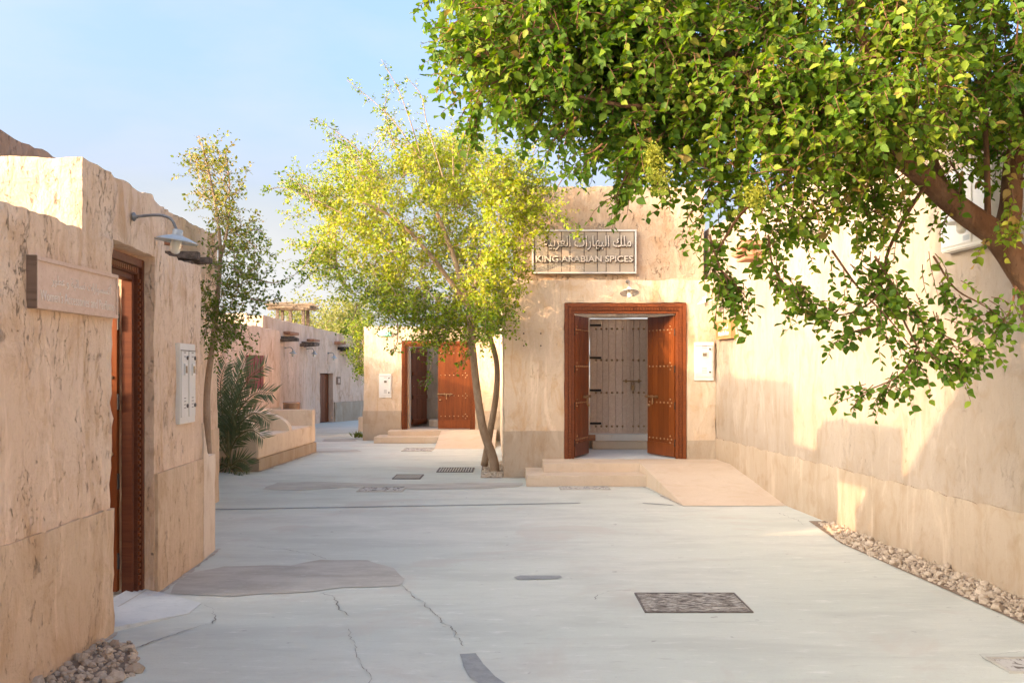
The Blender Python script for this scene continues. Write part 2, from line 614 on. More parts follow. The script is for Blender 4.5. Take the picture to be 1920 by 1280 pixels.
M['green_sign'] = mottled("green_sign", (.10, .50, .36), (.12, .54, .40), 0.4, 5, 0.02, 0.001, 0.4)
M['maroon'] = mottled("maroon_shutter", (.16, .022, .022), (.21, .032, .03), 0.6, 6, 0.3, 0.004, 0.3, 0, (1, 1, 0.2))
M['thatch'] = mottled("palm_thatch", (.19, .14, .095), (.29, .22, .15), 0.95, 5, 1.0, 0.03, 0.1, 0, (1, 1, 4), (.10, .07, .05))
M['copper'] = mottled("drum_metal", (.36, .22, .14), (.47, .31, .21), 0.4, 3, 0.1, 0.002, 0.5, 0.8)

def wood(name, c1, c2, c3, rough=0.5, grain=1.0, bump=0.3, spec=0.3):
    m = NT(name)
    v = m.coords((9 * grain, 9 * grain, 0.55 * grain))
    oi = m.n("ObjectInfo")
    add = m.n("VectorMath")
    add.operation = 'ADD'
    cmb = m.n("CombineXYZ")
    m.l(m.math('MULTIPLY', oi.outputs['Random'], 37.0), cmb.inputs['X'])
    m.l(m.math('MULTIPLY', oi.outputs['Random'], 11.0), cmb.inputs['Z'])
    m.l(v, add.inputs[0])
    m.l(cmb.outputs[0], add.inputs[1])
    vv = add.outputs[0]
    a = m.noise(vv, 2.0, 6, 0.6, 0.8)
    b = m.noise(vv, 9.0, 4, 0.6, 0.3)
    col = m.mix(m.rng(a, 0.35, 0.65), c1, c2)
    col = m.mix(m.rng(b, 0.52, 0.70, 0, 0.65), col, c3)
    val = m.rng(oi.outputs['Random'], 0, 1, 0.82, 1.15, False)
    hsv = m.n("HueSaturation")
    m.l(val, hsv.inputs['Value'])
    m.l(col, hsv.inputs['Color'])
    m.l(hsv.outputs['Color'], m.p.inputs['Base Color'])
    m.p.inputs['Roughness'].default_value = rough
    m.p.inputs['Specular IOR Level'].default_value = spec
    m.l(m.bump(m.math('ADD', a, m.math('MULTIPLY', b, 0.6)), bump, 0.004), m.p.inputs['Normal'])
    return m.m
M['teak'] = wood("teak_varnish", (.150, .036, .006), (.195, .050, .009), (.085, .020, .004), 0.42, 1.0, 0.2, 0.4)
M['teak_frame'] = wood("teak_frame", (.150, .036, .007), (.195, .050, .010), (.09, .022, .005), 0.45, 1.0, 0.25, 0.35)
M['teak_dark'] = wood("teak_dark", (.12, .036, .015), (.16, .05, .02), (.07, .022, .01), 0.5, 1.0, 0.3, 0.3)
M['grey_wood'] = wood("weathered_door", (.66, .49, .36), (.72, .56, .43), (.43, .295, .20), 0.8, 1.0, 0.5, 0.2)
M['sign_wood'] = wood("sign_wood", (.60, .42, .30), (.65, .47, .345), (.52, .345, .235), 0.75, 0.7, 0.35, 0.2)
M['sign_edge'] = wood("sign_edge", (.20, .13, .085), (.26, .17, .115), (.13, .085, .055), 0.8, 1.0, 0.5, 0.2)
M['sign_orange'] = wood("sign_orange", (.50, .23, .09), (.55, .27, .115), (.42, .18, .065), 0.6, 1.0, 0.2, 0.2)
M['board'] = mottled("sign_board", (.46, .37, .265), (.53, .43, .315), 0.6, 1.6, 0.1, 0.002, 0.3)

def leaf_mat(name, ramp, trans=0.35, rough=0.45, attr=True, tcol=None):
    m = NT(name)
    if attr:
        a = m.n("Attribute")
        a.attribute_name = "tint"
        val = a.outputs['Fac']
    else:
        val = m.n("ObjectInfo").outputs['Random']
    cr = m.n("ValToRGB")
    el = cr.color_ramp.elements
    el[0].position, el[0].color = ramp[0][0], (*ramp[0][1], 1)
    el[1].position, el[1].color = ramp[-1][0], (*ramp[-1][1], 1)
    for p_, c_ in ramp[1:-1]:
        e = el.new(p_)
        e.color = (*c_, 1)
    m.l(val, cr.inputs['Fac'])
    m.l(cr.outputs['Color'], m.p.inputs['Base Color'])
    m.p.inputs['Roughness'].default_value = rough
    m.p.inputs['Specular IOR Level'].default_value = 0.35
    tr = m.n("BsdfTranslucent")
    hs = m.n("HueSaturation")
    hs.inputs['Value'].default_value = 1.25
    hs.inputs['Saturation'].default_value = 1.1
    m.l(cr.outputs['Color'], hs.inputs['Color'])
    m.l(hs.outputs['Color'], tr.inputs['Color'])
    mx = m.n("MixShader")
    mx.inputs[0].default_value = trans
    m.l(m.p.outputs[0], mx.inputs[1])
    m.l(tr.outputs[0], mx.inputs[2])
    m.l(mx.outputs[0], m.out.inputs['Surface'])
    return m.m
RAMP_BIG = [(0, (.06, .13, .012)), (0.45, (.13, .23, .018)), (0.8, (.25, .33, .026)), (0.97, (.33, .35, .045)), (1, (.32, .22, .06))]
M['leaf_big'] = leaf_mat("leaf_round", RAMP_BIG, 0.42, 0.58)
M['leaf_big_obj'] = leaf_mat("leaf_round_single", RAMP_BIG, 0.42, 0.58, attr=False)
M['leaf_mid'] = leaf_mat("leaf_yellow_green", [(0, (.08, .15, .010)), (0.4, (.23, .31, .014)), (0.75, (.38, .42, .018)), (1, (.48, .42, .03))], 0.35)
M['leaf_slim'] = leaf_mat("leaf_slender", [(0, (.09, .15, .016)), (0.5, (.17, .22, .025)), (0.85, (.26, .25, .025)), (1, (.34, .25, .035))], 0.35)
M['leaf_far'] = leaf_mat("leaf_far", [(0, (.13, .165, .03)), (0.5, (.22, .23, .04)), (1, (.32, .28, .06))], 0.35)
M['palm'] = leaf_mat("palm_leaf", [(0, (.085, .125, .055)), (0.5, (.14, .18, .08)), (1, (.23, .25, .13))], 0.2, 0.5)
M['palm_stem'] = mottled("palm_stem", (.12, .12, .045), (.19, .16, .07), 0.7, 10)
M['flower'] = leaf_mat("blossom", [(0, (.30, .33, .04)), (1, (.44, .42, .06))], 0.35)

# ------------------------------------------------------------------ ground
def sheet(name, pts, z, mat, parent=None):
    me = bpy.data.meshes.new(name)
    me.from_pydata([(p[0], p[1], z) for p in pts], [], [tuple(range(len(pts)))])
    return link(name, me, mat, parent)

structure(sheet("street", [(-400, -400), (400, -400), (400, 400), (-400, 400)], 0.0, M['ground']))

def blob(pts, z, name, mat, jag=0.02, seg=8):
    P = [gp(*p) for p in pts]
    out = []
    n = len(P)
    for i in range(n):
        a, b = P[i], P[(i + 1) % n]
        for k in range(seg):
            t = k / seg
            q = a.lerp(b, t)
            s = min(1.0, q.y / 8)
            out.append((q.x + noise.noise(q * 3.1) * jag * 2 * s, q.y + noise.noise(q * 3.7 + Vector((9, 2, 0))) * jag * 2))
    return structure(sheet(name, out, z, mat))

blob([(318, 1112), (345, 1075), (420, 1062), (545, 1060), (600, 1049), (690, 1050), (735, 1066), (755, 1085), (745, 1098), (640, 1103), (560, 1110), (430, 1118)], 0.004, "pavement_patch", M['patch'])
blob([(487, 917), (520, 905), (580, 903), (700, 906), (800, 907), (900, 904), (985, 906), (975, 912), (900, 916), (790, 918), (740, 916), (640, 914), (560, 919)], 0.004, "pavement_patch", M['patch'], 0.03)
blob([(592, 845), (670, 843), (680, 847), (600, 848)], 0.004, "pavement_patch", M['patch'], 0.03)
blob([(605, 823), (668, 822), (668, 827), (605, 828)], 0.004, "pavement_patch", M['patch'], 0.03)
blob([(962, 1082), (975, 1079), (1050, 1079), (1054, 1082), (1045, 1085), (970, 1087)], 0.004, "pavement_patch", M['patch_grey'], 0.003, 3)
blob([(862, 1226), (893, 1224), (905, 1245), (930, 1268), (952, 1282), (910, 1290), (882, 1270), (868, 1250)], 0.004, "pavement_patch", M['patch_grey'], 0.006, 4)

def crack(pts, wid=0.006, jag=0.02, zz=0.006):
    P = [gp(*p) for p in pts]
    L, Rr = [], []
    for i in range(len(P) - 1):
        n = max(3, int((P[i + 1] - P[i]).length / 0.025))
        for k in range(n):
            q = P[i].lerp(P[i + 1], k / n)
            o = Vector((noise.noise(q * 9 + Vector((3, 1, 7))), noise.noise(q * 9 + Vector((7, 8, 2))), 0)) * jag * 1.6
            o += Vector((random.uniform(-1, 1), random.uniform(-1, 1), 0)) * jag * 0.35
            d = (P[i + 1] - P[i]).normalized()
            s = Vector((-d.y, d.x, 0))
            ww = wid * .68 * max(0.12, 0.6 + 0.9 * noise.noise(q * 6.3) + random.uniform(-.25, .25))
            L.append(q + o + s * ww)
            Rr.append(q + o - s * ww)
    n = len(L)
    me = bpy.data.meshes.new("pavement_crack")
    me.from_pydata([(p.x, p.y, zz) for p in L + Rr], [], [(i, i + 1, n + i + 1, n + i) for i in range(n - 1)])
    return structure(link("pavement_crack", me, M['crack']))

crack([(755, 1098), (765, 1110), (785, 1125), (815, 1150), (845, 1180), (872, 1215)], 0.006)
crack([(603, 1112), (628, 1122), (635, 1140), (655, 1156)], 0.006)
crack([(655, 1180), (665, 1210), (670, 1235), (690, 1262), (700, 1290)], 0.0035)
crack([(232, 1222), (290, 1202), (340, 1185), (395, 1168), (405, 1155), (392, 1140), (380, 1133)], 0.007, 0.022)
crack([(1118, 1125), (1120, 1115), (1145, 1108), (1190, 1106)], 0.005)
crack([(1255, 1166), (1340, 1168), (1450, 1166)], 0.003, 0.012)
crack([(1835, 1228), (1870, 1226), (1920, 1222)], 0.003, 0.012)
crack([(1835, 1228), (1860, 1245), (1900, 1262)], 0.003, 0.012)
crack([(480, 1026), (540, 1031), (590, 1040), (612, 1049)], 0.005)
crack([(410, 1020), (470, 1024), (530, 1028)], 0.002)
crack([(1460, 962), (1500, 978), (1512, 985)], 0.006)
crack([(700, 1118), (900, 1117), (1110, 1118)], 0.0015, 0.006)
# long straight joints
def joint(a, b, wid, mat='patch_grey'):
    a, b = gp(*a), gp(*b)
    d = (b - a).normalized()
    s = Vector((-d.y, d.x, 0)) * wid
    structure(sheet("pavement_joint", [a - s, b - s, b + s, a + s], 0.004, M[mat]))
joint((340, 956), (1088, 943), 0.03)
joint((1205, 943), (1262, 947), 0.03)

def dirt(pts, w_):
    a_, b_ = [], []
    for p, q in zip(pts, pts[1:]):
        p, q = Vector((*p, 0)), Vector((*q, 0))
        d = (q - p).normalized()
        s_ = Vector((d.y, -d.x, 0))
        n_ = max(2, int((q - p).length / .06))
        for k in range(n_ + 1):
            r_ = p.lerp(q, k / n_)
            a_.append(r_)
            b_.append(r_ + s_ * w_ * max(.1, .55 + .7 * noise.noise(r_ * 2.3) + .5 * noise.noise(r_ * 9)))
    n_ = len(a_)
    me = bpy.data.meshes.new("dust_edge")
    me.from_pydata([(p.x, p.y, .0045) for p in a_ + b_], [], [(i, i + 1, n_ + i + 1, n_ + i) for i in range(n_ - 1)])
    structure(link("dust_edge", me, M['dust']))
M['dust'] = mottled("dust", (.40, .33, .255), (.55, .49, .41), 0.95, 9, 0.5, 0.004, 0.1, 0, (1, 1, 1), (.33, .26, .19))
dirt([(-2.43, 6.0), (-2.43, 6.26)], .06)
dirt([(-2.55, 7.4), (-2.60, 8.66), (-2.65, 9.2)], .05)
dirt([(-4.02, 16.25), (-3.87, 20.2)], .10)
dirt([(-3.45, 23.57), (-3.05, 23.57)], .12)
dirt([(-.12, 15.33), (.2, 15.33)], .07)
dirt([(.2, 14.16), (1.83, 14.16), (2.03, 12.16)], .05)
dirt([(2.03, 12.14), (3.33, 12.14)], .035)
dirt([(-3.05, 22.6), (-1.6, 22.6)], .09)

# ------------------------------------------------------------------ covers and drains
def manhole():
    a, b, c, d = gp(1188, 1113), gp(1371, 1111.5), gp(1417, 1147), gp(1212, 1150)
    ctr = (a + b + c + d) / 4
    X0, X1 = (a.x + d.x) / 2 - ctr.x, (b.x + c.x) / 2 - ctr.x
    Y0, Y1 = (c.y + d.y) / 2 - ctr.y, (a.y + b.y) / 2 - ctr.y
    t = thing("manhole_cover", "square recessed manhole cover filled with streaked rough cement in the near street", "manhole cover", ctr)
    m = NT("cover_fill")
    v = m.geo((1.2, 4.5, 1))
    st = m.noise(v, 11, 7, 0.72, 0.6)
    col = m.mix(m.rng(st, 0.40, 0.56), (.075, .055, .042), (.52, .475, .40))
    m.l(col, m.p.inputs['Base Color'])
    m.p.inputs['Roughness'].default_value = 0.9
    m.l(m.bump(m.rng(st, 0.42, 0.54), 0.8, 0.01), m.p.inputs['Normal'])
    box_obj("cover_plate", X0 + .012, X1 - .012, Y0 + .012, Y1 - .012, -.03, .006, m.m, t, 0)
    bm = bmesh.new()
    e = 0.012
    bx(bm, X0, X1, Y0, Y0 + e, -.03, .009); bx(bm, X0, X1, Y1 - e, Y1, -.03, .009)
    bx(bm, X0, X0 + e, Y0 + e, Y1 - e, -.03, .009); bx(bm, X1 - e, X1, Y0 + e, Y1 - e, -.03, .009)
    from_bm("rim", bm, M['grate'], t)
manhole()

def grate(u0, u1, v0, v1, label, nb, cover=False, group=None, cross=False):
    a, b = gp(u0, v1), gp(u1, v0)
    cx, cy = (a.x + b.x) / 2, (a.y + b.y) / 2
    X, Y = abs(b.x - a.x) / 2, abs(b.y - a.y) / 2
    t = thing("drain_cover" if cover else "drain_grate", label, "drain cover" if cover else "drain grate", (cx, cy, 0), group)
    bm = bmesh.new()
    e = 0.02
    bx(bm, -X, X, -Y, -Y + e, -.03, .012); bx(bm, -X, X, Y - e, Y, -.03, .012)
    bx(bm, -X, -X + e, -Y + e, Y - e, -.03, .012); bx(bm, X - e, X, -Y + e, Y - e, -.03, .012)
    from_bm("rim", bm, M['grate'] if not cover else M['patch'], t)
    box_obj("pit" if not cover else "cover_plate", -X + e, X - e, -Y + e, Y - e, -.03, .005, M['hole'] if not cover else M['cover'], t, 0)  # for grates, a dark plate with the recess shade put into its colour
    if not cover:
        for k in range(nb):
            x = -X + e + (2 * X - 2 * e) * (k + .5) / nb
            wb = (2 * X - 2 * e) / nb * 0.28
            box_obj("bar", x - wb, x + wb, -Y + e, Y - e, .0055, .010, M['patch'], t, 0)
        if cross:
            for k in range(6):
                y = -Y + e + (2 * Y - 2 * e) * (k + .5) / 6
                box_obj("cross_bar", -X + e, X - e, y - .012, y + .012, .0102, .0125, M['patch'], t, 0)
def cover_mat():
    m = NT("chequer_cover")
    v = m.geo((2.5, 1.6, 1))
    st = m.noise(v, 7, 5, 0.7, 0.8)
    m.l(m.mix(m.rng(st, 0.42, 0.5), (.14, .115, .095), (.50, .475, .42)), m.p.inputs['Base Color'])
    m.p.inputs['Roughness'].default_value = 0.9
    return m.m
M['cover'] = cover_mat()
grate(818, 890, 877, 885, "slotted drain grate in the pavement beside the forked tree", 13)
grate(735, 795, 890, 898, "fine meshed drain grate in mid street left of the slotted one", 22, cross=True)
grate(668, 762, 913, 922, "worn cement filled drain cover beside the brown patch in mid street", 0, True)
grate(752, 815, 840, 846, "brown drain cover in the street before the far teak doorway", 0, True)
grate(1050, 1140, 912, 918, "pale drain cover in front of the lower entrance step", 0, True)
grate(1893, 1990, 1234, 1262, "drain cover cut by the lower right edge of the picture", 0, True)

# ------------------------------------------------------------------ left shop building
LX = -2.45
shop = thing("shop_building", "rough plastered shop at left with tall gatehouse block and deep carved doorway", "building", (LX, 6.0, 0))
def child(o, parent):
    """hang an object built in world coordinates under parent"""
    o.parent = parent
    o.matrix_parent_inverse = parent.matrix_world.inverted()
    return o
bpy.context.view_layer.update()
def adopt(o, parent):
    bpy.context.view_layer.update()
    return child(o, parent)
# low wall with the sign
adopt(rough_wall("wall", (LX, 0.6), (LX, 6.27), 0.40, 0, 2.42, M['left'], None, step=0.05, amp=0.028, wear=0.02,
                 top=lambda u: 2.42 + 0.012 * noise.noise(Vector((u * 2.2, 3, 1)))), shop)
adopt(rough_wall("plinth", (LX + .022, 0.6), (LX + .022, 6.265), 0.06, 0, 0.765, M['left_plinth'], None, step=0.05, amp=0.014, wear=0.012,
                 top=lambda u: .765 + .018 * noise.noise(Vector((u * 3, 1, 1))) + .012 * noise.noise(Vector((u * 11, 1, 1)))), shop)
# gatehouse block, over the doorway
g0, g1 = Vector((LX, 5.84)), Vector((-2.595, 7.66))
gL = (g1 - g0).length
gd = (g1 - g0) / gL
def gate_u(y): return (y - 5.84) / (7.66 - 5.84) * gL
adopt(rough_wall("gatehouse_wall", g0 + gd * 0.43, g1, 0.62, 0, 2.83, M['left'], None,
                 holes=[(-1, gate_u(7.37) - 0.43, -1, 2.41)], step=0.05, amp=0.026, wear=0.022, zkeep=2.42,
                 top=lambda u: 2.83 + 0.022 * noise.noise(Vector((u * 2.6, 7, 2)))), shop)
adopt(rough_wall("gatehouse_wall", (LX - .62, 5.84), (LX, 5.84), 0.44, 2.05, 2.82, M['left'], None, step=0.05, amp=0.02, wear=0.018), shop)
# low piece of wall beyond the doorway
adopt(rough_wall("wall", (-2.597, 7.64), (-2.625, 8.66), 0.55, 0, 2.48, M['left'], None, step=0.05, amp=0.024, wear=0.025), shop)
adopt(rough_wall("plinth", (-2.553, 7.385), (-2.605, 8.655), 0.05, 0, 0.86, M['left_plinth'], None, step=0.06, amp=0.012, wear=0.012), shop)
# buttress at the corner
adopt(rough_wall("buttress", (-2.61, 8.68), (-2.655, 9.17), 0.42, 0, 0.86, M['cream'], None, step=0.05, amp=0.006, wear=0.012,
                 top=lambda u: 0.86 + 0.30 * max(0, 1 - u / 0.20) ** 1.5), shop)
# flat roof behind the low wall and courtyard walls behind the doorway
adopt(box_obj("roof", -6.5, LX - .40, 0.6, 5.40, 1.9, 2.02, M['left']), shop)
adopt(rough_wall("courtyard_wall", (-6.5, 5.84), (LX - .62, 5.84), 0.30, 0, 2.02, M['left'], None, step=0.2), shop)
adopt(rough_wall("courtyard_wall", (-3.0, 8.05), (-6.4, 8.05), -0.3, 0, 2.3, M['right'], None, step=0.2), shop)
adopt(box_obj("doorway_floor", -5.0, -2.62, 6.28, 7.36, -.02, .03, M['patch']), shop)
# sloping cement apron at the doorway
def apron():
    bm = bmesh.new()
    pts = [(-2.44, 6.28), (-2.13, 6.75), (-2.14, 7.05), (-2.54, 7.40)]
    hi = [(-2.72, 6.28), (-2.72, 7.40)]
    lo = [bm.verts.new((*p, 0.004)) for p in pts]
    lo[0].co.z = 0.03
    up = [bm.verts.new((*p, 0.055)) for p in hi]
    bm.faces.new([lo[0], lo[1], lo[2], lo[3], up[1], up[0]])
    bot = [bm.verts.new((*p, -.02)) for p in pts] + [bm.verts.new((*p, -.02)) for p in hi[::-1]]
    ring = lo + [up[1], up[0]]
    for i in range(6):
        bm.faces.new([ring[i], bot[i], bot[(i + 1) % 6], ring[(i + 1) % 6]])
    bmesh.ops.recalc_face_normals(bm, faces=bm.faces)
    return from_bm("doorway_apron", bm, M['patch_pale'])
M['patch_pale'] = mottled("cement_apron", (.55, .56, .52), (.63, .63, .58), 0.9, 3, 0.4, 0.005, 0.2, 0, (1, 1, 1), (.48, .47, .43))
adopt(apron(), shop)

# ---- carved door set of the shop: local frame x along wall (away from camera), y up, z out to the street
def carved_frame(parent, w0, w1, h, fw, zf, mats, depth=0.16, z0=0.0, dent=True):
    """three-stepped wooden frame round an opening w0..w1 wide and h high; zf: front plane (local z)"""
    for a, b, c, dz, mt in ((0.0, 0.38, 0.0, 0.0, mats[0]), (0.38, 0.72, -0.02, -0.02, mats[1]), (0.72, 1.0, -0.04, -0.045, mats[0])):
        i0, i1 = fw * a, fw * b
        box_obj("door_frame", w0 + i0, w0 + i1, z0, h - i0, zf + dz - depth, zf + dz, mt, parent, 0.004)
        box_obj("door_frame", w1 - i1, w1 - i0, z0, h - i0, zf + dz - depth, zf + dz, mt, parent, 0.004)
        box_obj("door_frame", w0 + i1 + .0005, w1 - i1 - .0005, h - i1, h - i0, zf + dz - depth, zf + dz - .001, mt, parent, 0.004)
    # carved beads along the middle moulding
    bm = bmesh.new()
    mid = fw * 0.55
    s = fw * 0.11
    y = z0 + 0.05
    while y < h - fw:
        bx(bm, w0 + mid - s, w0 + mid + s, y, y + s * 1.5, zf - .021, zf - .008)
        bx(bm, w1 - mid - s, w1 - mid + s, y, y + s * 1.5, zf - .021, zf - .008)
        y += s * 2.6
    x = w0 + fw
    while x < w1 - fw:
        bx(bm, x, x + s * 1.5, h - mid - s, h - mid + s, zf - .021, zf - .008)
        x += s * 2.6
    stuff(from_bm("carved_bead", bm, mats[2], parent))

def door_leaf(parent, hinge, ang, wid, hgt, z0, out, mat, planks=5, rows=(0.12, 0.38, 0.64, 0.90), nst=7, bolt=True, kick=True, hinges=True, name="door_leaf",
              metal=None, rails=False, cross=True, thick=0.05, bolt_h=0.42):
    """hinge: world point, local x runs from the hinge, z up; 'out' is the side (+1/-1 of local y) that carries studs"""
    metal = metal or M['brass']
    lf = bpy.data.objects.new(name, None)
    C.objects.link(lf)
    lf.empty_display_size = .1
    lf.location = hinge
    lf.rotation_euler = (0, 0, ang)
    bpy.context.view_layer.update()
    child(lf, parent)
    box_obj("core", 0.002, wid - .002, -thick * .32, thick * .32, z0 + .002, hgt - .002, mat, lf, 0.002)
    pw = wid / planks
    zb = z0 + (0.20 if kick else 0)
    for k in range(planks):
        box_obj("plank", k * pw + .0015, (k + 1) * pw - .0015, -thick / 2, thick / 2, zb, hgt, mat, lf, 0.003)
    if kick:
        box_obj("kick_board", 0, wid, -thick / 2 - .004, thick / 2 + .004, z0, zb - .003, mat, lf, 0.003)
    f = thick / 2 * out
    bm = bmesh.new()
    def stud(x, z):
        Mx = Matrix.Translation((x, f, z)) @ Matrix.Rotation(R(-90 * out), 4, 'X')
        lathe(bm, [(.015, 0), (.014, .006), (.008, .013), (.001, .016)], 8, Mx)
    for r in rows:
        z = z0 + (hgt - z0) * r
        for k in range(nst):
            stud(wid * (0.09 + 0.82 * k / (nst - 1)), z)
        if cross:
            stud(wid * 0.14, z + .05)
            stud(wid * 0.14, z - .05)
    stuff(from_bm("stud", bm, metal, lf, True))
    if rails:
        for r in (0.05, 0.36, 0.66, 0.95):
            z = z0 + (hgt - z0) * r
            box_obj("rail", 0.01, wid - .01, f, f + .03 * out, z - .045, z + .045, mat, lf, 0.004)
    if bolt:
        z = z0 + (hgt - z0) * bolt_h
        bm = bmesh.new()
        tube(bm, [(wid * .55, f + .03 * out, z), (wid * 1.03, f + .03 * out, z)], .012, 8)
        for q in (.62, .8, .97):
            bx(bm, wid * q - .012, wid * q + .012, f, f + .045 * out, z - .022, z + .022, .003)
        tube(bm, [(wid * .74, f + .03 * out, z), (wid * .74, f + .035 * out, z - .12)], .011, 8)
        from_bm("bolt", bm, metal, lf)
        bm = bmesh.new()
        lathe(bm, [(.001, .03), (.014, .028), (.024, .012), (.026, 0)], 12, Matrix.Translation((wid * .93, f, z - .14)) @ Matrix.Rotation(R(-90 * out), 4, 'X'))
        from_bm("knob", bm, metal, lf, True)
    if hinges:
        for r in (0.1, 0.36, 0.62, 0.88):
            z = z0 + (hgt - z0) * r
            bm = bmesh.new()
            tube(bm, [(-.006, f * .9, z - .055), (-.006, f * .9, z + .055)], .009, 8)
            from_bm("hinge", bm, M['iron'], lf)
    return lf

# door set sits in the thickness of the gatehouse wall
dwM = wall_frame((LX - .006 * 1, 6.27, 0), (gd.x, gd.y, 0), (gd.y, -gd.x, 0))
dset = bpy.data.objects.new("door_set", None)
C.objects.link(dset)
dset.matrix_world = dwM
adopt(dset, shop)
dw = gate_u(7.37) - gate_u(6.27)
carved_frame(dset, -0.02, dw + 0.01, 2.39, 0.15, -0.10, (M['teak_dark'], M['teak_dark'], M['teak']), 0.075, 0.03)
# far leaf folded into the passage, near leaf too
door_leaf(shop, (-2.772, 7.215, 0), R(180 + 2), 0.46, 2.20, 0.05, 1, M['teak'], 3, rows=(.2, .45, .7, .93), nst=4, bolt=True, kick=False)
door_leaf(shop, (-2.76, 6.40, 0), R(180 - 4), 0.46, 2.20, 0.05, -1, M['teak'], 3, rows=(.2, .45, .7, .93), nst=4, bolt=False, kick=False)

# shop sign
def shop_sign():
    Mt = wall_frame((LX + .0, 5.18, 1.918), (0, 1, 0), (1, 0, 0))
    t = thing("shop_sign", "carved wooden board reading Women's Accessories and Perfume beside the left doorway", "sign", mat=Mt)
    W, H = 1.075, 0.265
    box_obj("board", 0, W, 0.0, H, -.02, .038, M['sign_wood'], t, 0.003)
    bm = bmesh.new()
    e = .022
    bx(bm, 0, W, 0, e, .0385, .047, .002); bx(bm, 0, W, H - e, H, .0385, .047, .002)
    bx(bm, 0.0, e, e, H - e, .0385, .047, .002); bx(bm, W - e, W, e, H - e, .0385, .047, .002)
    from_bm("border", bm, M['sign_wood'], t)
    box_obj("end_cap", -.012, -.0005, -0.002, H + .002, -.02, .05, M['sign_edge'], t, 0.002)
    text_mesh("lettering", arabic("أكسسوارات نسائية و عطور"), 0.115, M['pale_text'], t, W * .54, H * .61, .0395, .0015, fit=(W * .74, H * .30))
    text_mesh("lettering", "Women's Accessories and Perfume", 0.072, M['pale_text'], t, W * .50, H * .27, .0395, .0015, fit=(W * .90, H * .22))
shop_sign()

# electric meter cabinets
def meter(name, label, Mt, W, H, twin=False):
    t = thing(name, label, "meter cabinet", mat=Mt)
    box_obj("cabinet", 0, W, 0, H, -.03, .022, M['metal_box'], t, .004)
    n = 2 if twin else 1
    for k in range(n):
        a, b = W * k / n + .018, W * (k + 1) / n - .018
        d = box_obj("cabinet_door", a, b, .05, H - .06, .0225, .030, M['metal_box'], t, .003)
        bm = bmesh.new()
        cw = b - a
        for yy in (.13, .17, .21, .25):
            bx(bm, a + cw * .38, a + cw * .66, H * yy + .04, H * yy + .046, .0302, .032)
        for yy in (.80, .85):
            bx(bm, a + cw * .38, a + cw * .66, H * yy + .02, H * yy + .026, .0302, .032)
        bx(bm, a, b, H - .059, H - .052, .0225, .031)
        stuff(from_bm("vent_slot", bm, M['box_slot'], d))
        yw = H * .60
        wd = box_obj("meter_window", a + cw * .34, a + cw * .70, yw, yw + H * .15, .0302, .042, M['enamel_white'], t, .004)
        box_obj("glass", a + cw * .40, a + cw * .64, yw + H * .03, yw + H * .12, .0425, .0445, M['box_dark'], wd, 0)
        for yy in (.22, .82):
            bm = bmesh.new()
            lathe(bm, [(.016, 0), (.016, .010), (.001, .012)], 10, Matrix.Translation((b - cw * .16, H * yy, .030)))
            from_bm("lock", bm, M['grate'], t, True)
    return t
meter("meter_cabinet", "cream twin meter cabinet with two doors on the left wall past the doorway",
      wall_frame((-2.594, 7.93, 1.185), (-.04, 1, 0), (1, .04, 0)), 0.44, 0.63, True)
meter("meter_cabinet", "cream single meter cabinet on the lit wall right of the large teak doorway",
      wall_frame((2.73, 15.352, 1.455), (1, 0, 0), (0, -1, 0)), 0.29, 0.575)
meter("meter_cabinet", "cream meter cabinet left of the far doorway behind the tree",
      wall_frame((-3.06, 23.59, 0.98), (1, 0, 0), (0, -1, 0)), 0.285, 0.55)

# swan-neck wall lamps
def wall_lamp(label, Mt, reach=.28, drop=.11, dia=.28, tilt=-12, tilt_x=0, white=False, group=None, sag=0.0):
    t = thing("wall_lamp", label, "wall lamp", mat=Mt, group=group)
    bm = bmesh.new()
    lathe(bm, [(.03, 0), (.03, .008), (.012, .02), (.011, .03)], 12)
    from_bm("wall_plate", bm, M['galv'], t, True)
    bm = bmesh.new()
    pts = smooth_path([(0, 0, .01), (0, .012, reach * .45), (0, .008, reach * .7), (0, -.02, reach * .88), (0, -drop * .75, reach)], 6)
    tube(bm, pts, .0095, 8)
    from_bm("arm", bm, M['galv'], t, True)
    base = Matrix.Translation((0, -drop, reach)) @ Matrix.Rotation(R(tilt), 4, 'X') @ Matrix.Rotation(R(tilt_x), 4, 'Z') @ Matrix.Rotation(R(-90), 4, 'X')
    r = dia / 2
    bm = bmesh.new()
    lathe(bm, [(.012, .045), (.030, .043), (.034, .036), (.034, .012), (.040, .006), (.040, -.004)], 20, base)
    sh = from_bm("lamp_cap", bm, M['enamel_white'] if white else M['enamel'], t, True)
    bm = bmesh.new()
    lathe(bm, [(.036, .004), (r * .55, -.008), (r * .92, -.028), (r, -.036), (r * .99, -.040), (r * .9, -.034), (r * .5, -.014), (.034, -.004)], 32, base)
    from_bm("lamp_shade", bm, M['enamel_white'] if white else M['enamel'], t, True)
    g = NT("lamp_glass")
    g.p.inputs['Base Color'].default_value = (.86, .82, .70, 1)
    g.p.inputs['Roughness'].default_value = .25
    g.p.inputs['Transmission Weight'].default_value = .35
    bm = bmesh.new()
    lathe(bm, [(.036, -.006), (.037, -.05), (.036, -.09), (.030, -.108), (.018, -.118), (.001, -.121)], 20, base)
    from_bm("glass_jar", bm, g.m, t, True)
    return t
wall_lamp("grey swan neck wall lamp with glass jar above the left carved doorway", wall_frame((-2.515, 6.80, 2.622), (gd.x, gd.y, 0), (gd.y, -gd.x, 0)), .285, .125, .285, 8, 0)
wall_lamp("pale wall lamp centred above the large teak doorway", wall_frame((1.73, 15.34, 2.93), (1, 0, 0), (0, -1, 0)), .26, .15, .29, -20, 0, True)
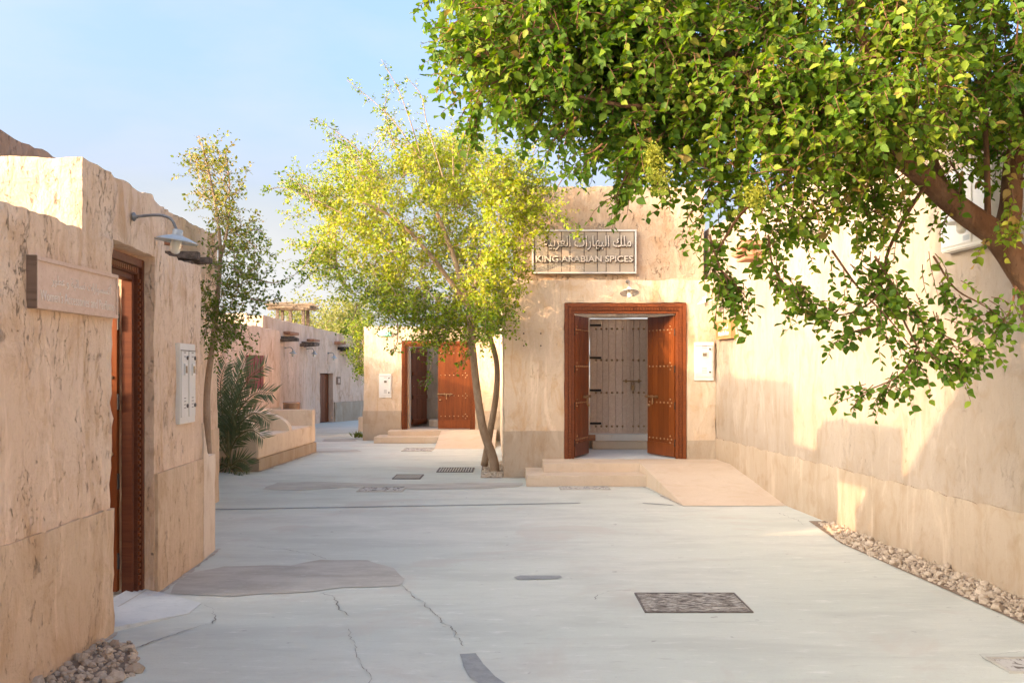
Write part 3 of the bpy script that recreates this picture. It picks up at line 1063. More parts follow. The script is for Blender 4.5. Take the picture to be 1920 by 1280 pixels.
wall_lamp("white wall lamp on the sunlit wall close to the facade corner", wall_frame((3.085, 14.95, 2.78), (.065, -1, 0), (-1, -.065, 0)), .26, .14, .27, 15, 0, True)
wall_lamp("wall lamp half hidden by the big tree's branches high on the right wall", wall_frame((3.55, 7.65, 2.82), (.065, -1, 0), (-1, -.065, 0)), .2, .08, .26, 0, 0, True)

# ------------------------------------------------------------------ walls behind the shop
back = thing("tall_house", "brown rough plastered house wall rising behind the left gatehouse", "building", (-4.9, 10, 0))
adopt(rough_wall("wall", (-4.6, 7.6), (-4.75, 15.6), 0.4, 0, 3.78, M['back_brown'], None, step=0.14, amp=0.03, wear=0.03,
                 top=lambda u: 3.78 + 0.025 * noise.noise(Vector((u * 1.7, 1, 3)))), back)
side = thing("side_house", "plastered house wall beyond the left shop with timber water spout", "building", (-3.6, 10, 0))
adopt(rough_wall("wall", (-3.6, 8.35), (-3.62, 12.6), 0.4, 0, 3.27, M['left'], None, step=0.07, amp=0.03, wear=0.03,
                 top=lambda u: 3.27 + 0.025 * noise.noise(Vector((u * 2, 5, 3)))), side)
adopt(rough_wall("wall", (-3.62, 12.6), (-5.5, 12.6), 0.3, 0, 3.2, M['left'], None, step=0.2, amp=0.03, wear=0.03), side)
adopt(rough_wall("plinth", (-3.575, 8.7), (-3.595, 12.58), 0.06, 0, 0.9, M['left_plinth'], None, step=0.1, amp=0.01), side)

# unseen wall added outside the frame, sloped to shade the right wall diagonally
caster = thing("shadow_caster", "unseen plastered wall beside the left shop, added to cast a sloping shadow", "building", (-4.1, 2, 0))
adopt(rough_wall("wall", (-4.0, -6.0), (-4.0, 4.94), 0.4, 0, 3.95, M['left'], None, step=0.2, amp=0.02,
                 top=lambda u: 2.77 + max(0, min(1, (10.94 - u) / 1.36)) * 1.15), caster)

def spout(label, origin, right, out, beams, group="timber water spouts on the walls"):
    """bundle of timber beams poking from a wall; beams: (x, y, length, half-width, half-height, mat, tilt)"""
    t = thing("water_spout", label, "water spout", mat=wall_frame(origin, right, out), group=group)
    for i, (x, y, ln, hw, hh, mt, tilt) in enumerate(beams):
        bm = bmesh.new()
        Mx = Matrix.Translation((x, y, 0)) @ Matrix.Rotation(R(tilt), 4, 'X') @ Matrix.Rotation(R(tilt * .6), 4, 'Y')
        n = 5
        bx(bm, -hw, hw, -hh, hh, -.12, ln, .008)
        bmesh.ops.subdivide_edges(bm, edges=[e for e in bm.edges if e.calc_length() > ln * .7], cuts=5)
        for v in bm.verts:
            v.co.x += .18 * hw * noise.noise(Vector((v.co.z * 7, i * 3.1, v.co.x * 9)))
            v.co.y += .22 * hh * noise.noise(Vector((v.co.z * 6, i * 5.3 + 9, v.co.y * 9)))
            v.co = Mx @ v.co
        from_bm("beam", bm, M[mt], t)
    return t
spout("dark timber water spout poking over the low wall beyond the left lamp", (-3.6, 10.4, 2.78), (0, 1, 0), (1, 0, 0),
      [(0, 0, .42, .05, .04, 'old_wood', 2), (.10, -.07, .52, .05, .035, 'old_wood', -2), (.0, -.09, .36, .05, .03, 'old_wood', 1), (.04, .13, .22, .09, .015, 'red_wood', 10)])

# ------------------------------------------------------------------ far left street wall
far1 = thing("long_house", "long low plastered house with maroon shutter behind the palm and bench", "building", (-5.5, 18, 0))
adopt(rough_wall("wall", (-5.5, 12.6), (-5.5, 24.3), 0.45, 0, 2.56, M['far_warm'] if 'far_warm' in M else M['far'], None, step=0.14, amp=0.03, wear=0.03,
                 holes=[(8.55, 10.2, 1.21, 1.93)], top=lambda u: 2.56 + .03 * noise.noise(Vector((u * 1.3, 2, 8))), zkeep=1.93), far1)
adopt(rough_wall("plinth", (-5.47, 12.6), (-5.47, 24.28), 0.06, 0, 0.75, M['plinth'], None, step=0.2, amp=0.01), far1)
sh = bpy.data.objects.new("shutter", None)
C.objects.link(sh)
sh.matrix_world = wall_frame((-5.56, 21.13, 1.2), (0, 1, 0), (1, 0, 0))
adopt(sh, far1)
for k in range(6):
    box_obj("board", k * .275 + .003, k * .275 + .272, 0.0, .74, -.02, .03 + (k % 2) * .008, M['maroon'], sh, .004)
far2 = thing("bend_house", "pinkish plastered house at the street bend with brown door and timber spouts", "building", (-6, 30, 0))
adopt(rough_wall("wall", (-5.93, 24.4), (-5.96, 31.0), 0.4, 0, 2.93, M['far'], None, step=0.16, amp=0.03, wear=0.03, top=lambda u: 2.92 + .03 * noise.noise(Vector((u, 4, 4)))), far2)
adopt(rough_wall("wall", (-5.96, 31.0), (-4.75, 34.2), 0.4, 0, 2.9, M['far'], None, step=0.16, amp=0.02, wear=0.03,
                 holes=[(.30, 1.05, -1, 1.52)], zkeep=1.6, top=lambda u: 2.9 - .075 * u), far2)
adopt(rough_wall("plinth", (-5.524, 32.01), (-4.703, 34.18), 0.06, 0, 0.62, M['plinth'], None, step=0.2, amp=0.01), far2)
adopt(rough_wall("end_wall", (-7.2, 24.4), (-6.33, 24.4), 0.4, 0, 2.98, M['cream'], None, step=0.2, amp=0.02), far2)
dd = Vector((-4.75 + 5.96, 3.2)).normalized()
fd = bpy.data.objects.new("door", None)
C.objects.link(fd)
fd.matrix_world = wall_frame((-5.96 + dd.x * .30, 31 + dd.y * .30, 0), (dd.x, dd.y, 0), (dd.y, -dd.x, 0))
adopt(fd, far2)
box_obj("core", -.02, .78, -.02, 1.54, -.26, -.205, M['teak'], fd, 0)  # box added behind the planks to block sunlight leaking through the doorway
for k in range(4):
    box_obj("plank", .02 + k * .178, .02 + (k + 1) * .178 - .004, .02, 1.50, -.2, -.15, M['teak'], fd, .003)
ex = wall_frame((-5.96 + dd.x * 1.25, 31 + dd.y * 1.25, 1.17), (dd.x, dd.y, 0), (dd.y, -dd.x, 0))
nb_ = thing("name_plate", "small dark plate on the far wall right of the brown door", "plate", mat=ex)
box_obj("plate", 0, .22, 0, .24, 0, .03, M['sign_edge'], nb_)
box_obj("plate_figure", .05, .17, .05, .19, .0302, .036, M['sign_wood'], nb_)

# spouts and little lamps on the bend house
def on_bend(u, v):
    """wall point of the bend house seen at pixel u, v"""
    k = (u - 960) / F
    if u < 591:
        X = -5.945
        Y = X / k
        return Vector((X, Y, CAM_H + (695 - v) / F * Y)), Vector((0, 1, 0)), Vector((1, 0, 0))
    a = Vector((-5.96, 31.0)); b = Vector((-4.75, 34.2))
    t = (k * a.y - a.x) / ((b.x - a.x) - k * (b.y - a.y))
    q = a.lerp(b, t)
    return Vector((q.x, q.y, CAM_H + (695 - v) / F * q.y)), Vector((dd.x, dd.y, 0)), Vector((dd.y, -dd.x, 0))
for (u, v, lab, bm_) in [
    (528, 634, "grey timber water spout nearest the rooftop shelter on the far wall", [(0, 0, .34, .10, .05, 'old_wood', 0), (.45, .01, .30, .12, .04, 'old_wood', 3), (-.1, -.06, .45, .12, .04, 'old_wood', -2)]),
    (540, 625, "thin red timber lath above the nearest spout on the far wall", [(0, 0, .18, .55, .04, 'red_wood', 0)]),
    (570, 643, "dark timber water spout in the middle of the far wall", [(0, 0, .40, .30, .04, 'old_wood', 4), (-.25, -.07, .42, .30, .04, 'old_wood', -3), (.9, .10, .20, .45, .03, 'red_wood', 0)]),
    (632, 643, "short reddish timber end above the black spout at the far bend", [(0, 0, .22, .18, .05, 'red_wood', 0)]),
    (641, 653, "black timber water spout nearest the street bend", [(0, 0, .38, .26, .05, 'iron', 2), (.2, -.05, .44, .3, .04, 'iron', -4)])]:
    q, r_, o_ = on_bend(u, v)
    spout(lab, q, r_, o_, bm_)
for (u, v, lab) in [(534, 652, "first small wall lamp on the far wall below the nearest timber spout"), (575, 654, "second small wall lamp along the far wall below the middle spout"),
                    (615, 662, "third small wall lamp just above the brown far door"), (650, 665, "last small wall lamp nearest the far bend")]:
    q, r_, o_ = on_bend(u, v)
    wall_lamp(lab, wall_frame(q, r_, o_), 0.22, .11, .20, 6, 0, False, "small lamps along the far wall")

# rooftop shelter
def shelter():
    c = px(549, 607, 33)
    t = thing("rooftop_shelter", "small timber shelter with thatched top on the far roof", "shelter", (c.x, c.y, 0))
    w0 = 24 / F * 33
    zb, zt = c.z - .75, c.z + .46
    for sx in (-1, 1):
        for sy in (-1, 1):
            box_obj("post", sx * w0 - .05, sx * w0 + .05, sy * .35 - .05, sy * .35 + .05, 0, zt, M['old_wood'], t)
    box_obj("beam", -.05, .05, -.40, -.30, 2.3, zt, M['old_wood'], t)
    box_obj("rail", -w0 - .08, w0 + .08, -.44, -.36, 2.82, 3.0, M['old_wood'], t)
    bm = bmesh.new()
    for k in range(70):
        x = random.uniform(-w0 - .16, w0 + .16)
        y = random.uniform(-.55, .55)
        z = zt + random.uniform(0, .18)
        tube(bm, [(x - .3, y + random.uniform(-.1, .1), z), (x + .3, y + random.uniform(-.1, .1), z + random.uniform(-.03, .03))], .03, 5)
    bx(bm, -w0 - .25, w0 + .25, -.5, .5, zt, zt + .13, .02)
    from_bm("thatch_roof", bm, M['thatch'], t)
shelter()

# ------------------------------------------------------------------ plaster bench
def bench():
    a, b = Vector((-4.03, 16.25)), Vector((-3.88, 20.2))
    r_ = (b - a).normalized()
    Mt = wall_frame((a.x, a.y, 0), (r_.x, r_.y, 0), (r_.y, -r_.x, 0))     # x along the bench, y up, z towards the street
    t = thing("street_bench", "cream plaster street bench with rounded dividers behind the palm", "bench", mat=Mt)
    L = (b - a).length
    D = 1.0
    def slab(name, x0, x1, y0, y1, z0, z1, mat, bev=.03):
        bm = bmesh.new()
        bx(bm, x0, x1, y0, y1, z0, z1, bev)
        return from_bm(name, bm, mat, t, True)
    box_obj("plinth", -.02, L + .02, 0, .20, -D, .02, M['plinth'], t, .01)
    box_obj("seat", 0, L, .20, .53, -D + .18, 0, M['cream'], t, .02)
    box_obj("backrest", .0, L, .2, .86, -D - .05, -D + .18, M['cream'], t, .03)
    def divider(x0, x1, prof):
        bm = bmesh.new()
        n = len(prof)
        A = [bm.verts.new((x0, y, z)) for z, y in prof]
        B = [bm.verts.new((x1, y, z)) for z, y in prof]
        bm.faces.new(A); bm.faces.new(B[::-1])
        for i in range(n):
            bm.faces.new((A[i], B[i], B[(i + 1) % n], A[(i + 1) % n]))
        bmesh.ops.recalc_face_normals(bm, faces=bm.faces)
        return from_bm("armrest", bm, M['cream'], t)
    def curve(h0, zf):
        p = [(-D + .17, .50)]
        p += [(-D + .17, h0), (-D + .35, h0)]
        for k in range(9):
            q = k / 8 * math.pi / 2
            p.append((-D + .35 + (zf + D - .35) * math.sin(q), .53 + (h0 - .53) * math.cos(q)))
        p.append((zf, .50))
        return p
    for x0, x1, h in ((0.0, .22, .98), (L * .52, L * .52 + .2, .86)):
        divider(x0, x1, curve(h, -.03))
    divider(L - .24, L, [(-D + .17, .5), (-D + .17, .84), (-.01, .84), (-.01, .5)])
    slab("back_horn", L * .30, L * .42, .8, 1.17, -D - .04, -D + .17, M['cream'], .06)
    return Mt
bench()
# drum behind the bench
dr = px(547, 768, 21.2)
t = thing("metal_drum", "round copper coloured metal drum standing behind the plaster bench", "drum", (dr.x, dr.y, 0))
bm = bmesh.new()
lathe(bm, [(.17, 0), (.175, .02), (.175, .5), (.18, .52), (.175, .54), (.175, .92), (.182, .93), (.182, .95), (.168, .955), (.165, .93), (.001, .93)], 28, close=False)
from_bm("drum_body", bm, M['copper'], t, True)

# ------------------------------------------------------------------ far middle house (behind the tree)
EY = 23.6
midh = thing("middle_house", "plastered house closing the lane behind the forked tree with teak double door", "building", (-2, EY, 0))
ex0 = -3.42
adopt(rough_wall("wall", (ex0, EY), (0.2, EY), 0.4, 0, 2.62, M['front'], None, step=0.1, amp=0.025, wear=0.025,
                 holes=[(-2.545 - ex0, -.85 - ex0, -1, 2.28)], zkeep=2.3, top=lambda u: 2.62 + .02 * noise.noise(Vector((u, 2, 3)))), midh)
adopt(rough_wall("wall", (ex0 + .3, EY + .4), (ex0 + .1, 29), -0.3, 0, 2.6, M['front'], None, step=0.25, amp=0.02), midh)
adopt(rough_wall("plinth", (ex0 - .02, EY - .03), (-2.56, EY - .03), 0.06, 0, 0.68, M['plinth'], None, step=0.1, amp=0.012, wear=0.012), midh)
adopt(rough_wall("plinth", (-.84, EY - .03), (0.2, EY - .03), 0.06, 0, 0.68, M['plinth'], None, step=0.1, amp=0.012, wear=0.012), midh)
adopt(box_obj("passage_floor", -2.9, -.6, EY + .02, 26.4, .02, .25, M['step']), midh)
adopt(rough_wall("passage_wall", (-2.62, 26.2), (-2.62, EY + .4), 0.2, 0, 2.6, M['front'], None, step=0.3), midh)
adopt(rough_wall("passage_wall", (-2.6, 25.2), (-.6, 25.2), 0.2, 0, 2.6, M['plinth'], None, step=0.3), midh)
ds = bpy.data.objects.new("door_set", None)
C.objects.link(ds)
ds.matrix_world = wall_frame((-2.545, EY + .04, 0), (1, 0, 0), (0, -1, 0))
adopt(ds, midh)
carved_frame(ds, 0, 1.695, 2.28, .12, 0.03, (M['teak_frame'], M['teak_frame'], M['teak']), 0.14, 0.25)
door_leaf(midh, (-.97, EY + .09, 0), R(180 + 3), .74, 2.16, .27, 1, M['teak'], 4, rows=(.15, .4, .65, .92))
door_leaf(midh, (-2.42, EY + 1.0, 0), R(60), .62, 2.16, .30, -1, M['teak'], 3, rows=(.5,), nst=2, bolt=False, kick=False, rails=True, cross=False)
adopt(box_obj("inner_step", -2.0, -1.4, EY + 1.1, EY + 1.5, .25, .42, M['cream']), midh)
st = thing("entrance_steps", "cement steps and pale ramp before the far doorway", "steps", (-2, 23, 0))
adopt(rough_wall("step", (-3.05, 22.6), (-1.60, 22.6), EY - 22.6, -.02, .14, M['step'], None, step=.08, amp=.01, wear=.014), st)
adopt(rough_wall("step", (-2.8, 23.05), (-1.603, 23.05), EY - .002 - 23.05, .12, .25, M['step'], None, step=.08, amp=.01, wear=.014), st)
def wedge(name, x0, x1, yf, yb0, yb1, h, mat, xf0=None, xf1=None):
    bm = bmesh.new()
    xf0 = x0 if xf0 is None else xf0
    xf1 = x1 if xf1 is None else xf1
    p = [(xf0, yf, .004), (xf1, yf, .004), (x1, yb0, h), (x0, yb0, h), (x1, yb1, h), (x0, yb1, h)]
    q = [bm.verts.new(a) for a in p]
    b = [bm.verts.new((a[0], a[1], -.02)) for a in p]
    bm.faces.new((q[0], q[1], q[2], q[3])); bm.faces.new((q[3], q[2], q[4], q[5]))
    bm.faces.new((b[0], b[3], b[5], b[4], b[2], b[1]))
    bm.faces.new((q[0], b[0], b[1], q[1])); bm.faces.new((q[5], q[4], b[4], b[5]))
    bm.faces.new((q[0], q[3], b[3], b[0])); bm.faces.new((q[3], q[5], b[5], b[3]))
    bm.faces.new((q[1], b[1], b[2], q[2])); bm.faces.new((q[2], b[2], b[4], q[4]))
    bmesh.ops.recalc_face_normals(bm, faces=bm.faces)
    return from_bm(name, bm, mat)
adopt(wedge("ramp", -1.597, -.35, 21.05, 23.05, EY - .004, .25, M['step']), st)
lb = thing("kerb_block", "low white plaster block at the far corner of the middle house", "block", (-4.0, 27, 0))
adopt(rough_wall("block_body", (-4.06, 27), (-3.78, 27), 0.5, 0, .38, M['cream'], None, step=.1, amp=.005), lb)

# exit sign
ext = thing("exit_sign", "small green emergency exit sign above the far cabinet", "exit sign", mat=wall_frame((-3.08, EY - .02, 2.40), (1, 0, 0), (0, -1, 0)))
box_obj("sign_box", 0, .30, 0, .105, -.03, .03, M['green_sign'], ext, .004)
box_obj("white_field", .006, .165, .012, .093, .0302, .0315, M['white_text'], ext, 0)
text_mesh("lettering", "EXIT", .068, M['green_sign'], ext, .085, .053, .0317, .001, sx=.9, offset=.002)
bm = bmesh.new()
bx(bm, .19, .26, .022, .034, .0305, .032)
for p in (((.255, .012), (.285, .028), (.255, .044)),):
    vs = [bm.verts.new((x, y, .032)) for x, y in p]
    bm.faces.new(vs)
bx(bm, .19, .27, .085, .092, .0305, .032)
tube(bm, [(.215, .075, .031), (.21, .055, .031), (.222, .042, .031)], .006, 5)
tube(bm, [(.205, .066, .031), (.232, .058, .031)], .004, 5)
from_bm("running_figure", bm, M['white_text'], ext)

# ------------------------------------------------------------------ spice shop facade
FY = 15.36
spice = thing("spice_shop", "sunlit two tier plastered spice shop with open teak double door", "building", (1.5, FY, 0))
fx0, fx1 = -.12, 3.06
adopt(rough_wall("wall", (fx0, FY), (fx1, FY), 0.38, 0, 2.965, M['front'], None, step=0.07, amp=0.022, wear=0.022,
                 holes=[(.79 - fx0, 2.61 - fx0, -1, 2.61)], zkeep=2.62, top=lambda u: 2.965 + .02 * noise.noise(Vector((u * 2, 2, 3)))), spice)
adopt(rough_wall("upper_wall", (.02, FY + .40), (fx1 - .1, FY + .40), 0.35, 0, 4.43, M['front_up'], None, step=0.09, amp=0.03, wear=0.03,
                 holes=[(.55, 2.75, -1, 2.75)], zkeep=2.8, top=lambda u: 4.43 + .02 * noise.noise(Vector((u * 2, 7, 3)))), spice)
adopt(rough_wall("side_wall", (-.27, 23.5), (-.125, FY + .39), 0.3, 0, 2.95, M['front'], None, step=0.12, amp=0.02, wear=0.02), spice)
adopt(rough_wall("plinth", (fx0 - .012, FY - .02), (.778, FY - .02), 0.06, 0, 0.70, M['plinth'], None, step=0.07, amp=0.012, wear=0.012), spice)
adopt(rough_wall("plinth", (2.62, FY - .02), (fx1, FY - .02), 0.06, 0, 0.56, M['plinth'], None, step=0.07, amp=0.012, wear=0.012), spice)
# vestibule
adopt(rough_wall("vestibule_wall", (.80, FY + .76), (.80, 17.9), 0.25, 0, 2.72, M['cream'], None, step=0.15, amp=.01), spice)
adopt(rough_wall("vestibule_wall", (2.95, 17.9), (2.95, FY + .76), 0.25, 0, 2.72, M['cream'], None, step=0.15, amp=.01), spice)
adopt(rough_wall("vestibule_wall", (.55, 17.62), (3.2, 17.62), 0.3, 0, 2.72, M['cream'], None, step=0.1, amp=.012,
                 holes=[(1.34 - .55, 2.66 - .55, .52, 2.52)]), spice)
adopt(box_obj("vestibule_floor", .79, 2.96, FY + .002, 17.6, -.02, .279, M['patch_pale'], None, 0), spice)
adopt(box_obj("sill", 1.36, 2.70, 17.22, 17.60, .2795, .41, M['step'], None, .012), spice)
adopt(box_obj("sill", 1.30, 2.70, 17.42, 17.70, .4105, .52, M['metal_box'], None, .006), spice)
adopt(box_obj("sill_tile", 1.302, 1.42, 17.412, 17.4195, .412, .515, M['red_wood'], None, 0), spice)
box_obj_name = None
bm = bmesh.new()
for u_ in (982, 1014):
    for v_ in (625, 648):
        q = px(u_, v_, FY - .01)
        tube(bm, [(q.x, FY - .012, q.z), (q.x, FY + .03, q.z)], .012, 8)
adopt(stuff(from_bm("anchor_hole_shade", bm, M['hole'])), spice)  # solid dark pegs, the shade inside the holes put into their colour
# weathered inner door
idr = bpy.data.objects.new("inner_door", None)
C.objects.link(idr)
idr.matrix_world = wall_frame((1.35, 17.70, .525), (1, 0, 0), (0, -1, 0))
adopt(idr, spice)
iw = [.115, .10, .105, .12, .115, .095, .10, .105, .12, .095, .10, .105]
x = 0.0
for k, ww in enumerate(iw):
    box_obj("plank", x + .002, x + ww - .002, 0, 1.97, -.03, .012 + (.004 if k % 3 == 1 else 0), M['grey_wood'], idr, .004)
    x += ww
    if k == 5:
        box_obj("cover_strip", x - .02, x + .035, 0, 1.97, .0165, .045, M['grey_wood'], idr, .006)
box_obj("core", 0, 1.28, 0, 1.97, -.06, -.0305, M['grey_wood'], idr, 0)  # backing added so that no light leaks through the plank gaps
bm = bmesh.new()
for yy in (.12, .70, 1.26, 1.80):
    for k in range(13):
        xx = .10 + k * .092
        if 5.4 < k < 6.4: continue
        lathe(bm, [(.019, .012), (.017, .02), (.009, .027), (.001, .029)], 9, Matrix.Translation((xx, yy, .004)))
stuff(from_bm("stud", bm, M['brass'], idr, True))
for yy in (.17, .74, 1.30, 1.86):
    bm = bmesh.new()
    bx(bm, -.04, .19, yy - .018, yy + .018, .018, .03, .003)
    bx(bm, -.045, -.01, yy - .05, yy + .05, .018, .04, .003)
    from_bm("strap_hinge", bm, M['iron'], idr)
bm = bmesh.new()
tube(bm, [(.56, .90, .06), (.88, .90, .06)], .012, 8)
bx(bm, .60, .63, .87, .93, .015, .07); bx(bm, .82, .85, .87, .93, .015, .07)
from_bm("bolt", bm, M['brass'], idr)
bm = bmesh.new()
bx(bm, .70, .76, .74, .83, .05, .08, .008)
tube(bm, smooth_path([(.71, .82, .065), (.71, .87, .065), (.73, .89, .065), (.75, .87, .065), (.75, .82, .065)], 4), .007, 6)
from_bm("padlock", bm, M['brass'], idr)
ds = bpy.data.objects.new("door_set", None)
C.objects.link(ds)
ds.matrix_world = wall_frame((.785, FY + .02, 0), (1, 0, 0), (0, -1, 0))
adopt(ds, spice)
carved_frame(ds, 0, 1.83, 2.612, .15, 0.035, (M['teak_frame'], M['teak_frame'], M['teak']), 0.16, 0.28)
door_leaf(spice, (2.475, FY + .12, 0), R(180 - 66), .77, 2.44, .30, 1, M['teak'], 5)
door_leaf(spice, (.925, FY + .12, 0), R(70), .77, 2.44, .30, -1, M['teak'], 5)

st = thing("entrance_steps", "two wide cement steps with wheelchair ramp before the large teak doorway", "steps", (1.2, 14.6, 0))
def worn_box(name, x0, x1, y0, y1, z0, z1, mat):
    return rough_wall(name, (x0, y0), (x1, y0), y1 - y0, z0, z1, mat, None, step=0.05, amp=0.007, wear=0.014, tstep=.06)
adopt(worn_box("step", .20, 1.87, 14.16, FY + .02, -.03, .155, M['step']), st)
adopt(worn_box("step", .45, 1.87, 14.62, FY + .022, .16, .282, M['step']), st)
adopt(wedge("ramp", 1.833, 3.18, 12.14, 14.55, FY + .024, .279, M['step'], 2.03, 3.33), st)

# main sign
def main_sign():
    Mt = wall_frame((.305, FY + .355, 3.085), (1, 0, 0), (0, -1, 0))
    t = thing("shop_sign", "large framed board reading KING ARABIAN SPICES above the teak doorway", "sign", mat=Mt)
    W, H = 1.60, .672
    box_obj("backing", 0, W, 0, H, -.05, .028, M['letter_dark'], t, .003)
    n = 8
    ws = [.21, .205, .13, .215, .20, .135, .21, .215]
    x = .035
    tot = sum(ws)
    for k in range(n):
        ww = ws[k] / tot * (W - .07)
        box_obj("panel", x + .005, x + ww - .005, .03, H - .03, .0285, .034, M['board'], t, .001)
        x += ww
    for (a, b, c, d) in ((0, W, 0, .026), (0, W, H - .026, H), (0, .026, .0265, H - .0265), (W - .026, W, .0265, H - .0265)):
        box_obj("frame_bar", a, b, c, d, .0285, .06, M['metal_box'], t, .003)
    def lifted(body, size, x, y, off, fit):
        text_mesh("letter_shadow", body, size, M['letter_dark'], t, x + .009, y - .009, .049, .014, 'CENTER', 1, off, fit)  # dark copy offset down and right draws the letters' shadow edges
        text_mesh("letter", body, size, M['letter'], t, x, y, .0645, .001, 'CENTER', 1, off, fit, "letter")
    lifted(arabic("ملك البهارات العربية"), .31, W * .53, H * .70, .004, (W * .84, H * .34))
    lifted("KING ARABIAN SPICES", .155, W * .50, H * .335, .004, (W * .93, H * .145))
    text_mesh("lettering", "C.R.: 13397/12  P.O BOX:", .066, M['letter'], t, W * .09, H * .135, .036, .0012, 'LEFT', .95)
main_sign()

# ------------------------------------------------------------------ right wall
def gx(y): return 3.31 - .065 * (y - 11.6)
rightw = thing("right_house", "long sunlit plaster wall along the right side of the street", "building", (3.4, 10, 0))
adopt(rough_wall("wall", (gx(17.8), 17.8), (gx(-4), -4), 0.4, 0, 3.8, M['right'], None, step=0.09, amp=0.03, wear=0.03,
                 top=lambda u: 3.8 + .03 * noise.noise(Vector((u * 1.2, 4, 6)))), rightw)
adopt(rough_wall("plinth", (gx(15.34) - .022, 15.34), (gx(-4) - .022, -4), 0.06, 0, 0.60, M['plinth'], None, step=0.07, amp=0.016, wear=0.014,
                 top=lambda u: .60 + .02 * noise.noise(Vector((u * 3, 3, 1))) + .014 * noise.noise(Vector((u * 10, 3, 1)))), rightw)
rgt, rout = Vector((.065, -1, 0)), Vector((-1, -.065, 0))
def on_right(u, v, off=0.0):
    k = (u - 960) / F
    Y = 4.064 / (k + .065)
    return Vector((k * Y - off, Y, CAM_H + (695 - v) / F * Y))
spout("reddish timber water spout high on the sunlit right wall amid leaves", on_right(1418, 466), rgt, rout,
      [(-.02, .05, .20, .26, .035, 'red_wood', 0), (-.28, -.02, .18, .28, .03, 'red_wood', 0), (.08, -.09, .28, .2, .03, 'red_wood', 0), (.12, -.15, .24, .2, .025, 'red_wood', 0), (-.42, .12, .1, .06, .05, 'red_wood', 0)])
spout("reddish timber end showing through the branches at far right", on_right(1864, 268), rgt, rout,
      [(0, 0, .2, .12, .04, 'red_wood', 0), (.05, .09, .14, .10, .03, 'red_wood', 0)])
spout("single timber stub below the reddish spout on the right wall", on_right(1386, 556), rgt, rout, [(0, 0, .16, .05, .03, 'red_wood', 0)])
q = on_right(1350, 637)
t = thing("street_sign", "small orange wooden plaque with white lettering on the right wall", "sign", mat=wall_frame(q, rgt, rout))
_w = .80
_w = (on_right(1381, 600).xy - on_right(1352, 600).xy).length
box_obj("board", 0, _w, 0, .27, -.02, .06, M['sign_orange'], t, .004)
bm = bmesh.new()
for (a, b, c, d) in ((0, _w, 0, .02), (0, _w, .25, .27), (0, .05, .02, .25), (_w - .05, _w, .02, .25)):
    bx(bm, a, b, c, d, .0605, .068, .002)
from_bm("border", bm, M['sign_orange'], t)
text_mesh("lettering", arabic("نخلة"), .15, M['white_text'], t, _w / 2, .185, .0615, .001, fit=(_w * .62, .085))
text_mesh("lettering", "Nadab Inn", .085, M['white_text'], t, _w / 2, .085, .0615, .001, offset=.002, fit=(_w * .68, .07))
q = on_right(1786, 475)
t = thing("wall_cabinet", "pale metal cabinet high on the right wall behind the thick branch", "cabinet", mat=wall_frame(q, rgt, rout))
box_obj("cabinet_body", 0, .75, 0, .62, -.05, .10, M['metal_box'], t, .01)
box_obj("cabinet_door", .03, .50, .03, .59, .1005, .112, M['metal_box'], t, .004)
box_obj("cabinet_door", .52, .72, .03, .59, .1005, .112, M['metal_box'], t, .004)
box_obj("label_plate", .38, .48, .05, .09, .1125, .114, M['enamel'], t, 0)

# ------------------------------------------------------------------ stones
def stone_meshes(n, mat, rough=.32):
    out = []
    for k in range(n):
        bm = bmesh.new()
        bmesh.ops.create_icosphere(bm, subdivisions=1, radius=1.0)
        sc_ = Vector((random.uniform(.8, 1.25), random.uniform(.7, 1.05), random.uniform(.55, .8)))
        off = Vector((k * 7.3, k * 3.1, 1))
        for v in bm.verts:
            s = 1 + rough * noise.noise(v.co * 1.1 + off) + rough * .8 * noise.noise(v.co * 2.6 + off)
            v.co = Vector((v.co.x * sc_.x, v.co.y * sc_.y, v.co.z * sc_.z)) * s
        me = bpy.data.meshes.new("stone")
        bm.to_mesh(me)
        bm.free()
        me.materials.append(mat)
        out.append(me)
    return out
SM = stone_meshes(10, M['stone'], .42)
def stone_bed(name, label_pts, spots, limit=300):
    """soil strip that parents its stones"""
    bed = structure(sheet(name, label_pts, 0.005, M['soil']))
    spots.sort(key=lambda s: -s[3] / s[1])
    for (x_, y_, z_, r_) in spots[:limit]:
        o = bpy.data.objects.new("stone", SM[random.randrange(len(SM))])
        C.objects.link(o)
        o.parent = bed
        o.location = (x_, y_, z_)
        o.scale = (r_, r_, r_)
        o.rotation_euler = (random.uniform(-.5, .5), random.uniform(-.5, .5), random.uniform(0, 6.28))
    rest = spots[limit:]
    if rest:
        V_, F_ = [], []
        for (x_, y_, z_, r_) in rest:
            me = SM[random.randrange(len(SM))]
            a = random.uniform(0, 6.28)
            b0 = len(V_)
            for v in me.vertices:
                V_.append((x_ + (v.co.x * math.cos(a) - v.co.y * math.sin(a)) * r_, y_ + (v.co.x * math.sin(a) + v.co.y * math.cos(a)) * r_, z_ + v.co.z * r_))
            F_ += [tuple(i + b0 for i in p.vertices) for p in me.polygons]
        me = bpy.data.meshes.new("small_stones")
        me.from_pydata(V_, [], F_)
        stuff(link("small_stones", me, M['stone'], bed))
    return bed
